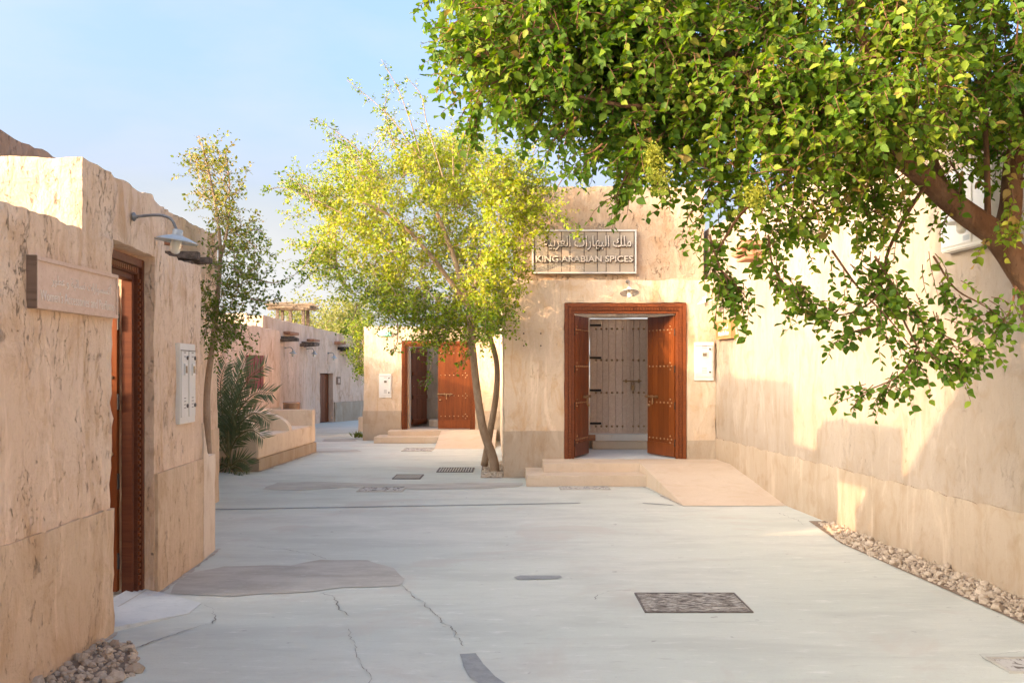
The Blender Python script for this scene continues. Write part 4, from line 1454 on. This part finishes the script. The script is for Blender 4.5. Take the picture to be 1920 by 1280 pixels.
def strip_spots(pick, n, rmin, rmax, tries=40, layers=True):
    """scatter stones without too much overlap; pick() -> (x, y)"""
    out = []
    for _ in range(n * tries):
        if len(out) >= n: break
        x_, y_ = pick()
        r_ = rmin + (rmax - rmin) * random.random() ** 2.2
        if any((x_ - a) ** 2 + (y_ - b) ** 2 < (0.78 * (r_ + c)) ** 2 for a, b, _z, c in out[-900:]):
            continue
        out.append((x_, y_, r_ * .28, r_))
    extra = []
    for (a, b, z_, r_) in out:
        if random.random() < .3:
            extra.append((a + random.uniform(-.03, .03), b + random.uniform(-.03, .03), r_ * .9 + .006, r_ * random.uniform(.5, .85)))
    return out + extra
def right_pick():
    y = random.uniform(4.6, 10.75)
    wid = .34 if y < 9.5 else .34 * (1 - (y - 9.5) / 1.8)
    xe = gx(y) - .035
    return xe - random.random() * wid, y
stone_bed("stone_border", [(gx(4.3) - .42, 4.3), (gx(9.5) - .40, 9.5), (gx(10.9) - .20, 10.9), (gx(10.9), 10.9), (gx(4.3), 4.3)],
          strip_spots(right_pick, 900, .016, .050))
def left_pick():
    y = random.uniform(4.3, 5.98)
    wid = .42 - max(0, (y - 5.5)) * .45
    return LX + .035 + random.random() * wid, y
stone_bed("stone_border", [(LX, 4.2), (LX + .46, 4.2), (LX + .44, 5.4), (LX + .22, 6.02), (LX, 6.02)], strip_spots(left_pick, 230, .018, .055))
def pit_pick():
    return random.uniform(-.46, -.15), random.uniform(15.35, 17.8)
pit = structure(sheet("tree_pit", [(-.47, 15.3), (-.13, 15.3), (-.16, 18.0), (-.52, 18.0)], .005, M['soil']))
sp = strip_spots(pit_pick, 260, .02, .042)
for s_ in sp: pass
V_, F_ = [], []
for (x_, y_, z_, r_) in sp:
    me = SM[random.randrange(len(SM))]
    b0 = len(V_)
    V_ += [(x_ + v.co.x * r_, y_ + v.co.y * r_, z_ + v.co.z * r_) for v in me.vertices]
    F_ += [tuple(i + b0 for i in p.vertices) for p in me.polygons]
me = bpy.data.meshes.new("pebbles")
me.from_pydata(V_, [], F_)
stuff(link("pebbles", me, M['pebble'], pit))

# ------------------------------------------------------------------ foliage
LEAF_ROUND = (np.array([(0, 0, 0), (0, .5, -.07), (0, 1.08, -.10), (-.27, .15, .03), (-.40, .45, .10), (-.24, .78, .06),
                        (.27, .15, .03), (.40, .45, .10), (.24, .78, .06)], float),
              [(0, 1, 4, 3), (1, 2, 5, 4), (0, 6, 7, 1), (1, 7, 8, 2)])
LEAF_SMALL = (np.array([(0, 0, 0), (0, 1, 0), (-.30, .5, .06), (.30, .5, .06)], float), [(0, 1, 2), (0, 3, 1)])

class Leaves:
    def __init__(s): s.p, s.d, s.n, s.s, s.t = [], [], [], [], []
    def add(s, p, d, n, size, tint):
        s.p.append(p); s.d.append(d); s.n.append(n); s.s.append(size); s.t.append(tint)
    def arrays(s):
        p = np.array(s.p); d = np.array(s.d); n = np.array(s.n)
        d /= np.linalg.norm(d, axis=1, keepdims=True)
        x = np.cross(d, n)
        x /= np.maximum(np.linalg.norm(x, axis=1, keepdims=True), 1e-6)
        n = np.cross(x, d)
        return p, d, x, n, np.array(s.s), np.array(s.t)
    def build(s, name, mat, tmpl, parent, keep=None):
        p, d, x, n, sz, tt = s.arrays()
        if keep is not None:
            p, d, x, n, sz, tt = (a[keep] for a in (p, d, x, n, sz, tt))
        T, Fc = tmpl
        k = len(T)
        V_ = (p[:, None, :] + sz[:, None, None] * (T[None, :, 0:1] * x[:, None, :] + T[None, :, 1:2] * d[:, None, :] + T[None, :, 2:3] * n[:, None, :])).reshape(-1, 3)
        N_ = len(p)
        nf = len(Fc)
        fl = len(Fc[0])
        f = (np.array(Fc)[None] + (np.arange(N_) * k)[:, None, None]).reshape(-1)
        me = bpy.data.meshes.new(name)
        me.vertices.add(len(V_))
        me.vertices.foreach_set("co", V_.astype(np.float32).ravel())
        me.loops.add(len(f))
        me.loops.foreach_set("vertex_index", f.astype(np.int32))
        me.polygons.add(N_ * nf)
        me.polygons.foreach_set("loop_start", (np.arange(N_ * nf) * fl).astype(np.int32))
        at = me.attributes.new("tint", 'FLOAT', 'FACE')
        at.data.foreach_set("value", np.repeat(tt, nf).astype(np.float32))
        me.update(calc_edges=True)
        me.validate()
        return link(name, me, mat, parent, fl == 4)

def in_poly(pt, poly):
    x, y = pt
    c = False
    n = len(poly)
    j = n - 1
    for i in range(n):
        xi, yi = poly[i]; xj, yj = poly[j]
        if (yi > y) != (yj > y) and x < (xj - xi) * (y - yi) / (yj - yi) + xi:
            c = not c
        j = i
    return c
def sample_poly(poly, n):
    us = [p[0] for p in poly]; vs = [p[1] for p in poly]
    out = []
    while len(out) < n:
        q = (random.uniform(min(us), max(us)), random.uniform(min(vs), max(vs)))
        if in_poly(q, poly): out.append(q)
    return out
def rvec():
    v = rng.normal(size=3)
    return Vector(v / np.linalg.norm(v))

def twig(LV, base, direc, length, nl, size, droop, tint, bm=None, rad=.004, spread=1.0):
    """a curving twig with alternate leaves"""
    p = Vector(base)
    d = Vector(direc).normalized()
    pts = [p.copy()]
    side = d.cross(rvec()).normalized()
    for k in range(nl):
        d = (d + Vector((0, 0, -droop)) + rvec() * .16).normalized()
        p = p + d * (length / nl)
        pts.append(p.copy())
        side = (Matrix.Rotation(2.4, 3, d) @ side)
        side = (side - d * side.dot(d)).normalized()
        ld = (d * .55 + side * spread + Vector((0, 0, -.12))).normalized()
        n = (Vector((0, 0, 1)) * .8 + rvec() * .75 + Vector((-.35, -.35, 0)))
        LV.add(tuple(p), tuple(ld), tuple(n), size * random.uniform(.45, 1.25), min(1, max(0, tint + random.gauss(0, .2))))
    if bm is not None:
        tube(bm, pts[::2] if len(pts) > 6 else pts, [rad * (1 - .7 * i / len(pts[::2])) for i in range(len(pts[::2]))] if len(pts) > 6 else rad, 3, False)

def grow(bm, nodes, targets, r_tip=.006, r_base=.03, sides=5, root=None):
    """connect targets to the nearest grown node, nearest first, with gently bent branches"""
    nodes = [Vector(n) for n in nodes]
    root = root or nodes[0]
    for t_ in sorted(targets, key=lambda q: (Vector(q) - root).length):
        t_ = Vector(t_)
        k = min(range(len(nodes)), key=lambda i: (nodes[i] - t_).length + .35 * max(0, (nodes[i] - root).length - (t_ - root).length))
        a = nodes[k]
        L_ = (t_ - a).length
        if L_ < .02: continue
        mid = a.lerp(t_, .5) + rvec() * L_ * .12 + Vector((0, 0, L_ * .06))
        pts = smooth_path([a, mid, t_], 3)
        r0 = min(r_base, r_tip + L_ * .012)
        tube(bm, pts, [r0 + (r_tip - r0) * i / (len(pts) - 1) for i in range(len(pts))], sides, False)
        nodes += pts[1:]
    return nodes

# ---- big round-leaved tree leaning in from the right
bigt = thing("leafy_tree", "big round leaved green tree leaning in from the right over the street", "tree", (3.3, 6.0, 0))
BL = Leaves()
tb = bmesh.new()
trunk_pts = [(3.34, 6.0, -.05), (3.28, 6.0, .6), (3.2, 6.0, 1.3), px(1945, 570, 6.0), px(1905, 490, 6.0), px(1860, 430, 6.0)]
P_ = smooth_path(trunk_pts, 5)
tube(tb, P_, [.112 - .034 * i / (len(P_) - 1) for i in range(len(P_))], 12)
limbs = [
    ([px(1868, 440, 6.0), px(1790, 385, 5.95), px(1740, 340, 5.9), px(1690, 300, 5.85), px(1640, 270, 5.8), px(1560, 215, 5.7), px(1480, 165, 5.6), px(1380, 110, 5.5), px(1260, 60, 5.4), px(1120, 40, 5.3), px(980, 60, 5.2)], .076, .012),
    ([px(1880, 455, 6.0), px(1895, 390, 6.1), px(1900, 310, 6.2), px(1915, 240, 6.3), px(1935, 120, 6.4), px(1950, -60, 6.4)], .075, .03),
    ([px(1790, 385, 5.95), px(1760, 320, 6.05), px(1735, 250, 6.1), px(1690, 150, 6.1), px(1700, 60, 6.1), px(1690, -80, 6.0)], .022, .012),
    ([px(1852, 410, 6.0), px(1851, 330, 6.05), px(1848, 240, 6.1), px(1845, 120, 6.1)], .02, .012),
    ([px(1690, 300, 5.85), px(1600, 300, 5.6), px(1500, 330, 5.5), px(1400, 390, 5.4), px(1345, 470, 5.4)], .016, .006),
    ([px(1740, 340, 5.9), px(1690, 420, 5.7), px(1660, 500, 5.6), px(1690, 590, 5.55), px(1720, 650, 5.5)], .012, .005),
    ([px(1560, 215, 5.7), px(1520, 120, 5.9), px(1460, 20, 6.1), px(1400, -120, 6.2)], .04, .015),
    ([px(1640, 270, 5.8), px(1640, 140, 5.5), px(1600, 20, 5.3), px(1560, -140, 5.2)], .04, .015),
    ([px(1380, 110, 5.5), px(1300, 170, 5.4), px(1200, 200, 5.3), px(1080, 180, 5.2)], .026, .008),
]
skel = []
for pts, r0, r1 in limbs:
    Q = smooth_path(pts, 5)
    tube(tb, Q, [r0 + (r1 - r0) * i / (len(Q) - 1) for i in range(len(Q))], 9)
    skel += Q
POLY_BIG = [(945, -40), (925, 20), (915, 100), (925, 140), (905, 175), (935, 180), (960, 165), (1000, 155), (1045, 170), (1085, 175), (1130, 215), (1140, 250), (1185, 285),
            (1250, 275), (1290, 320), (1320, 420), (1350, 440), (1385, 390), (1440, 420), (1500, 450), (1560, 420), (1640, 420), (1690, 380), (1690, 310), (1740, 240),
            (1790, 300), (1850, 290), (1920, 250), (2080, 330), (2160, 60), (2060, -260), (1700, -420), (1350, -400), (1050, -240)]
TRUNK_LINE = [(1690, 295), (1740, 342), (1790, 388), (1860, 440), (1920, 525), (1950, 575)]
def hides_trunk(p):
    """foliage that would hang right in front of the thick leaning trunk"""
    if p.y > 6.0 or p.y < 1: return False
    q = Vector((960 + F * p.x / p.y, 695 - F * (p.z - CAM_H) / p.y))
    for a, b in zip(TRUNK_LINE, TRUNK_LINE[1:]):
        a, b = Vector(a), Vector(b)
        t_ = max(0, min(1, (q - a).dot(b - a) / (b - a).length_squared))
        if (q - a.lerp(b, t_)).length < 46: return True
    return False
anch = []
for (u, v) in sample_poly(POLY_BIG, 420):
    dep = random.uniform(5.1, 7.0) if u < 1700 else random.uniform(5.2, 7.0)
    if u < 1050: dep = random.uniform(5.1, 6.2)
    c = px(u, v, dep)
    if c.x > gx(c.y) - .3 and c.z < 4.0:
        c.x = gx(c.y) - .35
    anch.append(c)
for (u, v) in sample_poly([(885, -60), (868, 100), (880, 185), (960, 180), (1060, 195), (1120, 235), (1190, 290), (1260, 290), (1320, 180), (1280, -60)], 105):
    anch.append(px(u, v, random.uniform(5.1, 6.3)))
for poly_, n_a in (([(1440, 130), (1560, 175), (1690, 265), (1680, 310), (1560, 260), (1430, 190)], 34), ([(1670, -20), (1740, -20), (1760, 200), (1700, 240), (1670, 120)], 16),
                   ([(1250, 40), (1450, 120), (1440, 180), (1240, 110)], 14)):
    for (u, v) in sample_poly(poly_, n_a):
        anch.append(px(u, v, random.uniform(5.0, 5.5)))
def big_clump(c, n, rad, droop=.10, tint=.5, nl=(9, 15), size=.045, ln=(.16, .30)):
    for _ in range(n):
        o = rvec() * rad * random.random() ** .5
        b = c + Vector((o.x, o.y, o.z * .75))
        if b.x > gx(b.y) - .1 and b.z < 3.9: continue
        if hides_trunk(b) and random.random() < .85: continue
        dr = (o.normalized() * .8 + rvec() * .6 + Vector((-.12, -.1, -.05)))
        twig(BL, b, dr, random.uniform(*ln), random.randint(*nl), size, droop, tint + random.uniform(-.12, .12), tb, .004)
for c in anch:
    big_clump(c, 12, .20, tint=.48 + .35 * (fbm(c, 1.3, 2)))
def strand(pts, dep, n, rad, droop=.12, tint=.4):
    Q = smooth_path([px(u, v, dep) for u, v in pts], 6)
    tube(tb, Q, [.007 - .005 * i / (len(Q) - 1) for i in range(len(Q))], 4, False)
    for k in range(n):
        q = Q[int(k / n * (len(Q) - 1))]
        d = (Q[min(len(Q) - 1, int(k / n * (len(Q) - 1)) + 1)] - Q[max(0, int(k / n * (len(Q) - 1)) - 1)]).normalized()
        twig(BL, q + rvec() * rad, d * .9 + rvec() * .6, random.uniform(.12, .25), random.randint(6, 10), .046, droop, tint, tb, .003)
strand([(1330, 440), (1345, 490), (1362, 525), (1368, 560)], 5.4, 24, .045)
strand([(1345, 500), (1385, 540), (1400, 560)], 5.4, 10, .035)
strand([(1560, 470), (1610, 540), (1660, 590), (1700, 640), (1735, 680)], 5.5, 34, .09)
strand([(1640, 480), (1690, 560), (1740, 610), (1800, 640), (1835, 625)], 5.5, 34, .08)
strand([(1660, 500), (1640, 560), (1580, 590), (1540, 570)], 5.5, 24, .07)
strand([(1720, 650), (1690, 700), (1650, 722), (1610, 735)], 5.5, 20, .035)
strand([(1735, 660), (1780, 680), (1810, 682)], 5.5, 12, .03)
strand([(1640, 610), (1610, 620), (1600, 622)], 5.5, 6, .02)
strand([(1750, 480), (1790, 540), (1840, 570), (1885, 600)], 5.6, 22, .07)
strand([(1905, 540), (1890, 590), (1850, 640), (1830, 660)], 5.8, 8, .02)
strand([(1440, 440), (1450, 500), (1480, 540), (1520, 560)], 5.5, 30, .07, tint=.55)
strand([(1180, 320), (1165, 350), (1150, 378)], 5.3, 9, .015)
strand([(920, 75), (880, 72), (825, 62)], 5.2, 9, .025)
strand([(920, 105), (880, 108), (845, 112)], 5.2, 7, .025)
strand([(930, 20), (895, 15), (875, 20)], 5.2, 6, .03)
strand([(1080, 220), (1060, 250), (1040, 262)], 5.2, 9, .03)
strand([(1130, 270), (1110, 285), (1085, 292)], 5.2, 9, .03)
strand([(905, 190), (885, 215), (878, 238)], 5.2, 8, .03)
strand([(1620, 300), (1640, 380), (1650, 450)], 5.6, 34, .12)
strand([(1780, 300), (1800, 350), (1760, 440)], 5.9, 10, .08)
strand([(1890, 300), (1900, 400), (1870, 430)], 5.6, 16, .07, tint=.8)
grow(tb, skel, [anch[i] for i in range(0, len(anch), 1)], .003, .014, 5)
from_bm("trunk", tb, M['bark'], bigt, True)
# the leaves that show largest are single objects, the rest is the crown
p_, d_, x_, n_, s_, t_ = BL.arrays()
uu = 960 + F * p_[:, 0] / p_[:, 1]
vv = 695 - F * (p_[:, 2] - CAM_H) / p_[:, 1]
vis = (uu > 0) & (uu < 1920) & (vv > 0) & (vv < 1280)
score = np.where(vis, s_ / p_[:, 1], 0)
order = np.argsort(-score)
big_ids = order[:300]
keep = np.ones(len(p_), bool)
keep[big_ids] = False
stuff(BL.build("crown", M['leaf_big'], LEAF_ROUND, bigt, keep))
lm = bpy.data.meshes.new("leaf")
lm.from_pydata(LEAF_ROUND[0].tolist(), [], LEAF_ROUND[1])
lm.materials.append(M['leaf_big_obj'])
lm.shade_smooth()
bpy.context.view_layer.update()
inv = bigt.matrix_world.inverted()
for i in big_ids:
    o = bpy.data.objects.new("leaf", lm)
    C.objects.link(o)
    o.parent = bigt
    m4 = Matrix(((x_[i][0], d_[i][0], n_[i][0], p_[i][0]), (x_[i][1], d_[i][1], n_[i][1], p_[i][1]), (x_[i][2], d_[i][2], n_[i][2], p_[i][2]), (0, 0, 0, 1)))
    o.matrix_local = inv @ m4 @ Matrix.Scale(float(s_[i]), 4)
for o in bigt.children:
    if o.name.split('.')[0] in ("trunk", "crown"):
        o.matrix_parent_inverse = inv
# yellow-green blossom heads
def blossom(u, v, dep, r):
    LVb = Leaves()
    c = px(u, v, dep)
    for _ in range(420):
        o = rvec() * r * random.random() ** .6
        q = c + Vector((o.x, o.y, o.z * 1.3))
        LVb.add(tuple(q), tuple(rvec()), tuple(rvec()), .016 * random.uniform(.6, 1.3), random.random())
    b_ = stuff(LVb.build("blossom", M['flower'], LEAF_SMALL, bigt))
    b_.matrix_parent_inverse = inv
blossom(1235, 330, 4.95, .075)
blossom(1415, 368, 4.95, .06)
blossom(1225, 290, 4.95, .05)

# ---- generic tree for the others
def crown_tree(name, label, base, trunks, polys, dep, leaf_mat_, bark, size, twig_len, nl, spikes=(), group=None, tint=.5, limit=None, per=6, branch_every=1, droop=.03, fork=None, tints=None, up=.0):
    t = thing(name, label, "tree", base, group)
    LV = Leaves()
    tb = bmesh.new()
    nodes = []
    for pts, r0, r1 in trunks:
        Q = smooth_path(pts, 6)
        tube(tb, Q, [r0 + (r1 - r0) * i / (len(Q) - 1) for i in range(len(Q))], 10)
        nodes += Q[len(Q) // 3:]
    targets = []
    for poly, n, dp, tn in polys:
        for (u, v) in sample_poly(poly, n):
            c = px(u, v, random.uniform(*dp))
            if limit: c = limit(c)
            if c is None: continue
            targets.append(c)
            for _ in range(per):
                b = c + rvec() * random.random() * twig_len * .8
                out = (b - Vector(fork or base)).normalized()
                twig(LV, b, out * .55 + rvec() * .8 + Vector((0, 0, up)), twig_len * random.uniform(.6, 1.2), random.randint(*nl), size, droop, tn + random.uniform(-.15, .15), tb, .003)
    for pts, dp, n, tn in spikes:
        Q = smooth_path([px(u, v, dp) for u, v in pts], 6)
        tube(tb, Q, [.010 - .007 * i / (len(Q) - 1) for i in range(len(Q))], 4, False)
        nodes += Q[:3]
        for k in range(n):
            f = (k + .5) / n
            i = int(f * (len(Q) - 1))
            d = (Q[min(i + 1, len(Q) - 1)] - Q[max(i - 1, 0)]).normalized()
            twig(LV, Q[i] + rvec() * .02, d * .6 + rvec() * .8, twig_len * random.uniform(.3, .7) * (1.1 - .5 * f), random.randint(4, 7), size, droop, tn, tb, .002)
        targets.append(Q[0])
    grow(tb, nodes, targets[::branch_every], .004, .028, 5, Vector(fork or base))
    tr = from_bm("trunk", tb, bark, None, True)
    adopt(tr, t)
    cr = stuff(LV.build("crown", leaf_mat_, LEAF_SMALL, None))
    adopt(cr, t)
    return t

# forked tree in front of the spice shop
def lim_mid(c):
    if c.x > -.45 and c.y > 14.8:
        c = c.copy()
        s = (14.85 + random.uniform(-.4, .25)) / c.y
        c = Vector((c.x * s, c.y * s, CAM_H + (c.z - CAM_H) * s))
    return c
mid_core = [(590, 400), (650, 350), (720, 300), (800, 265), (880, 270), (940, 320), (1000, 350), (1015, 410), (975, 455), (945, 510), (930, 560), (860, 580), (780, 560), (700, 520), (620, 470)]
mid_out = [(520, 365), (560, 340), (620, 320), (650, 260), (700, 230), (790, 250), (860, 250), (960, 270), (1010, 290), (1030, 340), (1045, 370), (1035, 420), (1000, 460), (965, 530), (945, 565), (900, 610), (840, 620), (760, 600), (690, 560), (620, 520), (570, 520), (560, 450)]
mid_low = [(640, 520), (760, 550), (900, 570), (950, 550), (930, 620), (850, 640), (760, 610), (700, 570), (660, 560)]
crown_tree("forked_tree", "forked yellow green tree at the left corner of the spice shop", (-.3, 16.2, 0),
           [([(-.27, 16.15, -.05), px(925, 860, 16.1), px(905, 800, 16.0), px(893, 720, 15.9), px(885, 640, 15.8), px(876, 570, 15.7), px(850, 480, 15.5), px(820, 400, 15.4)], .082, .03),
            ([px(908, 872, 16.6), px(918, 815, 16.5), px(930, 740, 16.4), px(931, 680, 16.35), px(915, 620, 16.3), px(890, 560, 16.2), px(900, 470, 16.0)], .062, .025),
            ([px(876, 570, 15.7), px(800, 470, 15.4), px(740, 410, 15.2), px(680, 380, 15)], .04, .015),
            ([px(876, 560, 15.7), px(930, 460, 15.2), px(985, 400, 14.8), px(1030, 370, 14.6)], .035, .012)],
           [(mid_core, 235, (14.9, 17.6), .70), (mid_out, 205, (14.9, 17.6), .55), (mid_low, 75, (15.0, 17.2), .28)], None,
           M['leaf_mid'], M['bark_grey'], .062, .34, (10, 15),
           spikes=[([(800, 330), (770, 230), (745, 165), (715, 112)], 15.2, 26, .35), ([(790, 300), (740, 230), (700, 190), (650, 150)], 15.2, 26, .35),
                   ([(720, 340), (670, 280), (620, 240), (582, 222)], 15.2, 24, .3), ([(830, 330), (800, 230), (790, 180), (762, 145)], 15.0, 18, .4),
                   ([(640, 400), (580, 370), (530, 352), (492, 360)], 15.2, 22, .3), ([(600, 400), (560, 345), (540, 330)], 15.2, 12, .3),
                   ([(920, 330), (930, 280), (945, 240)], 14.8, 14, .4), ([(980, 340), (1000, 290), (1005, 245)], 14.8, 16, .4),
                   ([(1030, 380), (1060, 330), (1090, 335), (1100, 350)], 14.6, 16, .4), ([(1040, 400), (1075, 420), (1082, 450)], 14.6, 14, .4),
                   ([(830, 620), (815, 660), (805, 700), (798, 725)], 15.6, 20, .05), ([(745, 600), (745, 640), (732, 662)], 15.6, 12, .1), ([(670, 570), (660, 600), (640, 620)], 15.6, 14, .2),
                   ([(600, 450), (570, 500), (545, 520)], 15.2, 18, .2), ([(870, 620), (880, 660), (860, 690)], 15.5, 14, .05),
                   ([(970, 500), (975, 550), (968, 572)], 14.8, 16, .5), ([(760, 330), (735, 260), (722, 200), (735, 160)], 15.4, 24, .4), ([(700, 350), (665, 300), (640, 262), (612, 250)], 15.5, 22, .35), ([(620, 380), (575, 350), (520, 342)], 15.6, 18, .35), ([(640, 500), (590, 510), (560, 540)], 15.4, 20, .2), ([(870, 320), (885, 260), (905, 225)], 15.1, 16, .45), ([(850, 330), (850, 270), (860, 230)], 15, 16, .4)],
           limit=lim_mid, per=9, fork=px(860, 520, 15.6), up=.15)

# slender tree behind the left shop
sl_up = [(370, 300), (395, 262), (420, 290), (445, 340), (455, 400), (470, 440), (440, 480), (405, 470), (385, 420), (365, 390)]
sl_mid = [(400, 470), (460, 440), (490, 470), (515, 530), (500, 560), (450, 590), (400, 570), (386, 540)]
sl_low = [(386, 560), (430, 570), (450, 600), (448, 640), (410, 655), (385, 640), (380, 600)]
crown_tree("slender_tree", "slender sparse young tree between the left shop and the palm", (-3.38, 11.5, 0),
           [([(-3.40, 11.5, -.05), px(390, 850, 11.5), px(388, 740, 11.5), px(398, 650, 11.5), px(408, 560, 11.5), px(413, 470, 11.5), px(405, 390, 11.5), px(388, 310, 11.5), px(378, 268, 11.5)], .046, .007),
            ([px(410, 500, 11.5), px(428, 420, 11.4), px(430, 340, 11.4)], .018, .006)],
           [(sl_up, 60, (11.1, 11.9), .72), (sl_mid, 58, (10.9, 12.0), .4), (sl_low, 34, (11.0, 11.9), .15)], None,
           M['leaf_slim'], M['bark_grey'], .050, .22, (7, 11),
           spikes=[([(400, 360), (385, 300), (372, 255)], 11.5, 10, .7), ([(430, 340), (425, 300), (422, 285)], 11.4, 8, .7), ([(470, 520), (510, 530), (540, 522)], 11.3, 12, .2),
                   ([(450, 440), (480, 430), (496, 438)], 11.4, 10, .4), ([(375, 310), (360, 300), (352, 290)], 11.5, 6, .6), ([(470, 560), (505, 565), (530, 555)], 11.3, 12, .15)],
           per=4, fork=px(410, 520, 11.5), up=.2)

# trees beyond the roofs
def far_tree(label, u, v, dep, ru, rv, n, tint=.5, group=None):
    b = px(u, 695, dep)
    poly = [(u + ru * math.cos(a) * random.uniform(.75, 1.1), v + rv * math.sin(a) * random.uniform(.75, 1.1)) for a in [k * math.pi / 8 for k in range(16)]]
    crown_tree("round_tree", label, (b.x, b.y, 0), [([(b.x, b.y, -.05), (b.x, b.y, 1.4), px(u, v + rv * .2, dep), px(u + 5, v - rv * .4, dep)], .16, .03)],
               [(poly, n, (dep - 1.5, dep + 1.5), tint)], None, M['leaf_far'], M['bark_grey'], .15, .7, (7, 10), per=4, group=group, fork=px(u, v + rv * .5, dep), up=.1)
far_tree("pale tree showing just above the thatched rooftop shelter", 552, 612, 44, 42, 46, 60, .5)
far_tree("pale yellow green tree right of the rooftop shelter beyond the far roof", 612, 614, 42, 40, 44, 80, .6)
far_tree("yellow green tree above the end of the far wall beside the middle house", 655, 612, 38, 34, 52, 80, .45)
# shrub hanging round the corner of the middle house
cb = [(650, 610), (685, 600), (684, 690), (676, 700), (668, 660), (655, 640)]
cbp = px(691, 695, 25.5)
crown_tree("corner_shrub", "green shrub growing round the left corner of the middle house", (cbp.x, 25.5, 0),
           [([(cbp.x, 25.5, -.05), px(690, 740, 25.5), px(685, 660, 25.5), px(672, 620, 25.5)], .03, .01)], [(cb, 60, (25.0, 26.0), .35)], None, M['leaf_mid'], M['bark_grey'], .07, .3, (7, 11), per=5, fork=px(672, 660, 25.5))

# ---- young date palm
def palm():
    base = gp(428, 886)
    t = thing("date_palm", "young dark green date palm beside the plaster bench", "palm", base)
    D0 = base.y
    heart = px(430, 858, D0)
    fr = [((430, 820), (440, 765), (464, 712), (500, 684), 44, -.2), ((428, 815), (432, 755), (448, 705), (462, 668), 44, .1), ((432, 820), (448, 770), (478, 738), (513, 737), 42, -.3),
          ((434, 830), (450, 795), (478, 774), (508, 792), 38, -.4), ((434, 840), (450, 815), (472, 806), (497, 822), 32, -.5), ((424, 815), (416, 765), (414, 715), (424, 680), 40, .2),
          ((420, 830), (408, 795), (402, 765), (400, 738), 34, .4), ((418, 842), (406, 822), (399, 815), (392, 822), 26, .5), ((428, 800), (434, 740), (440, 715), (438, 690), 38, .6),
          ((432, 872), (444, 864), (456, 864), (468, 872), 24, -.2), ((426, 874), (418, 870), (408, 874), (400, 884), 20, .3), ((434, 878), (442, 876), (450, 880), (458, 888), 18, -.5)]
    for i, (a, b, c, d, n, side) in enumerate(fr):
        Dp = [D0, D0 + side * .3, D0 + side * .6, D0 + side * .9]
        pts = smooth_path([heart] + [px(*q, z) for q, z in zip((a, b, c, d), Dp)], 7)
        stem = bmesh.new()
        tube(stem, pts, [.020 - .016 * k / (len(pts) - 1) for k in range(len(pts))], 5)
        so_ = from_bm("frond", stem, M['palm_stem'], None, True)
        adopt(so_, t)
        LVp = Leaves()
        m_ = len(pts)
        for k in range(int(n * 1.6)):
            f = .22 + .77 * k / int(n * 1.6)
            j = min(m_ - 2, int(f * (m_ - 1)))
            q = pts[j].lerp(pts[j + 1], f * (m_ - 1) - j)
            dd_ = (pts[j + 1] - pts[j]).normalized()
            sd = dd_.cross(Vector((0, -1, .35))).normalized() * (1 if k % 2 else -1)
            ld = dd_ * .75 + sd * .85 + rvec() * .12
            LVp.add(tuple(q), tuple(ld), tuple(sd.cross(dd_) + rvec() * .3), .30 * (1 - .55 * abs(f - .45)) * random.uniform(.8, 1.1), random.uniform(.1, .9))
        lf = LVp.build("leaflets", M['palm'], (np.array([(0, 0, 0), (0, 1, 0), (-.055, .35, .02), (.055, .35, .02)], float), [(0, 1, 2), (0, 3, 1)]), None)
        stuff(lf)
        adopt(lf, so_)
palm()

# small tuft at the corner of the middle house
tf = gp(671, 823)
t = thing("corner_weed", "tiny weed tuft at the foot of the middle house corner", "plant", tf)
LVw = Leaves()
for _ in range(90):
    d = Vector((random.gauss(0, .5), random.gauss(0, .5), random.uniform(.2, 1))).normalized()
    q = Vector((tf.x, tf.y, .02)) + Vector((random.gauss(0, .06), random.gauss(0, .06), random.uniform(0, .08)))
    LVw.add(tuple(q), tuple(d), tuple(rvec()), random.uniform(.06, .16), random.uniform(0, .8))
adopt(stuff(LVw.build("leaf_tuft", M['leaf_slim'], (np.array([(0, 0, 0), (0, 1, 0), (-.12, .4, .02), (.12, .4, .02)], float), [(0, 1, 2), (0, 3, 1)]), None)), t)
bpy.context.view_layer.update()
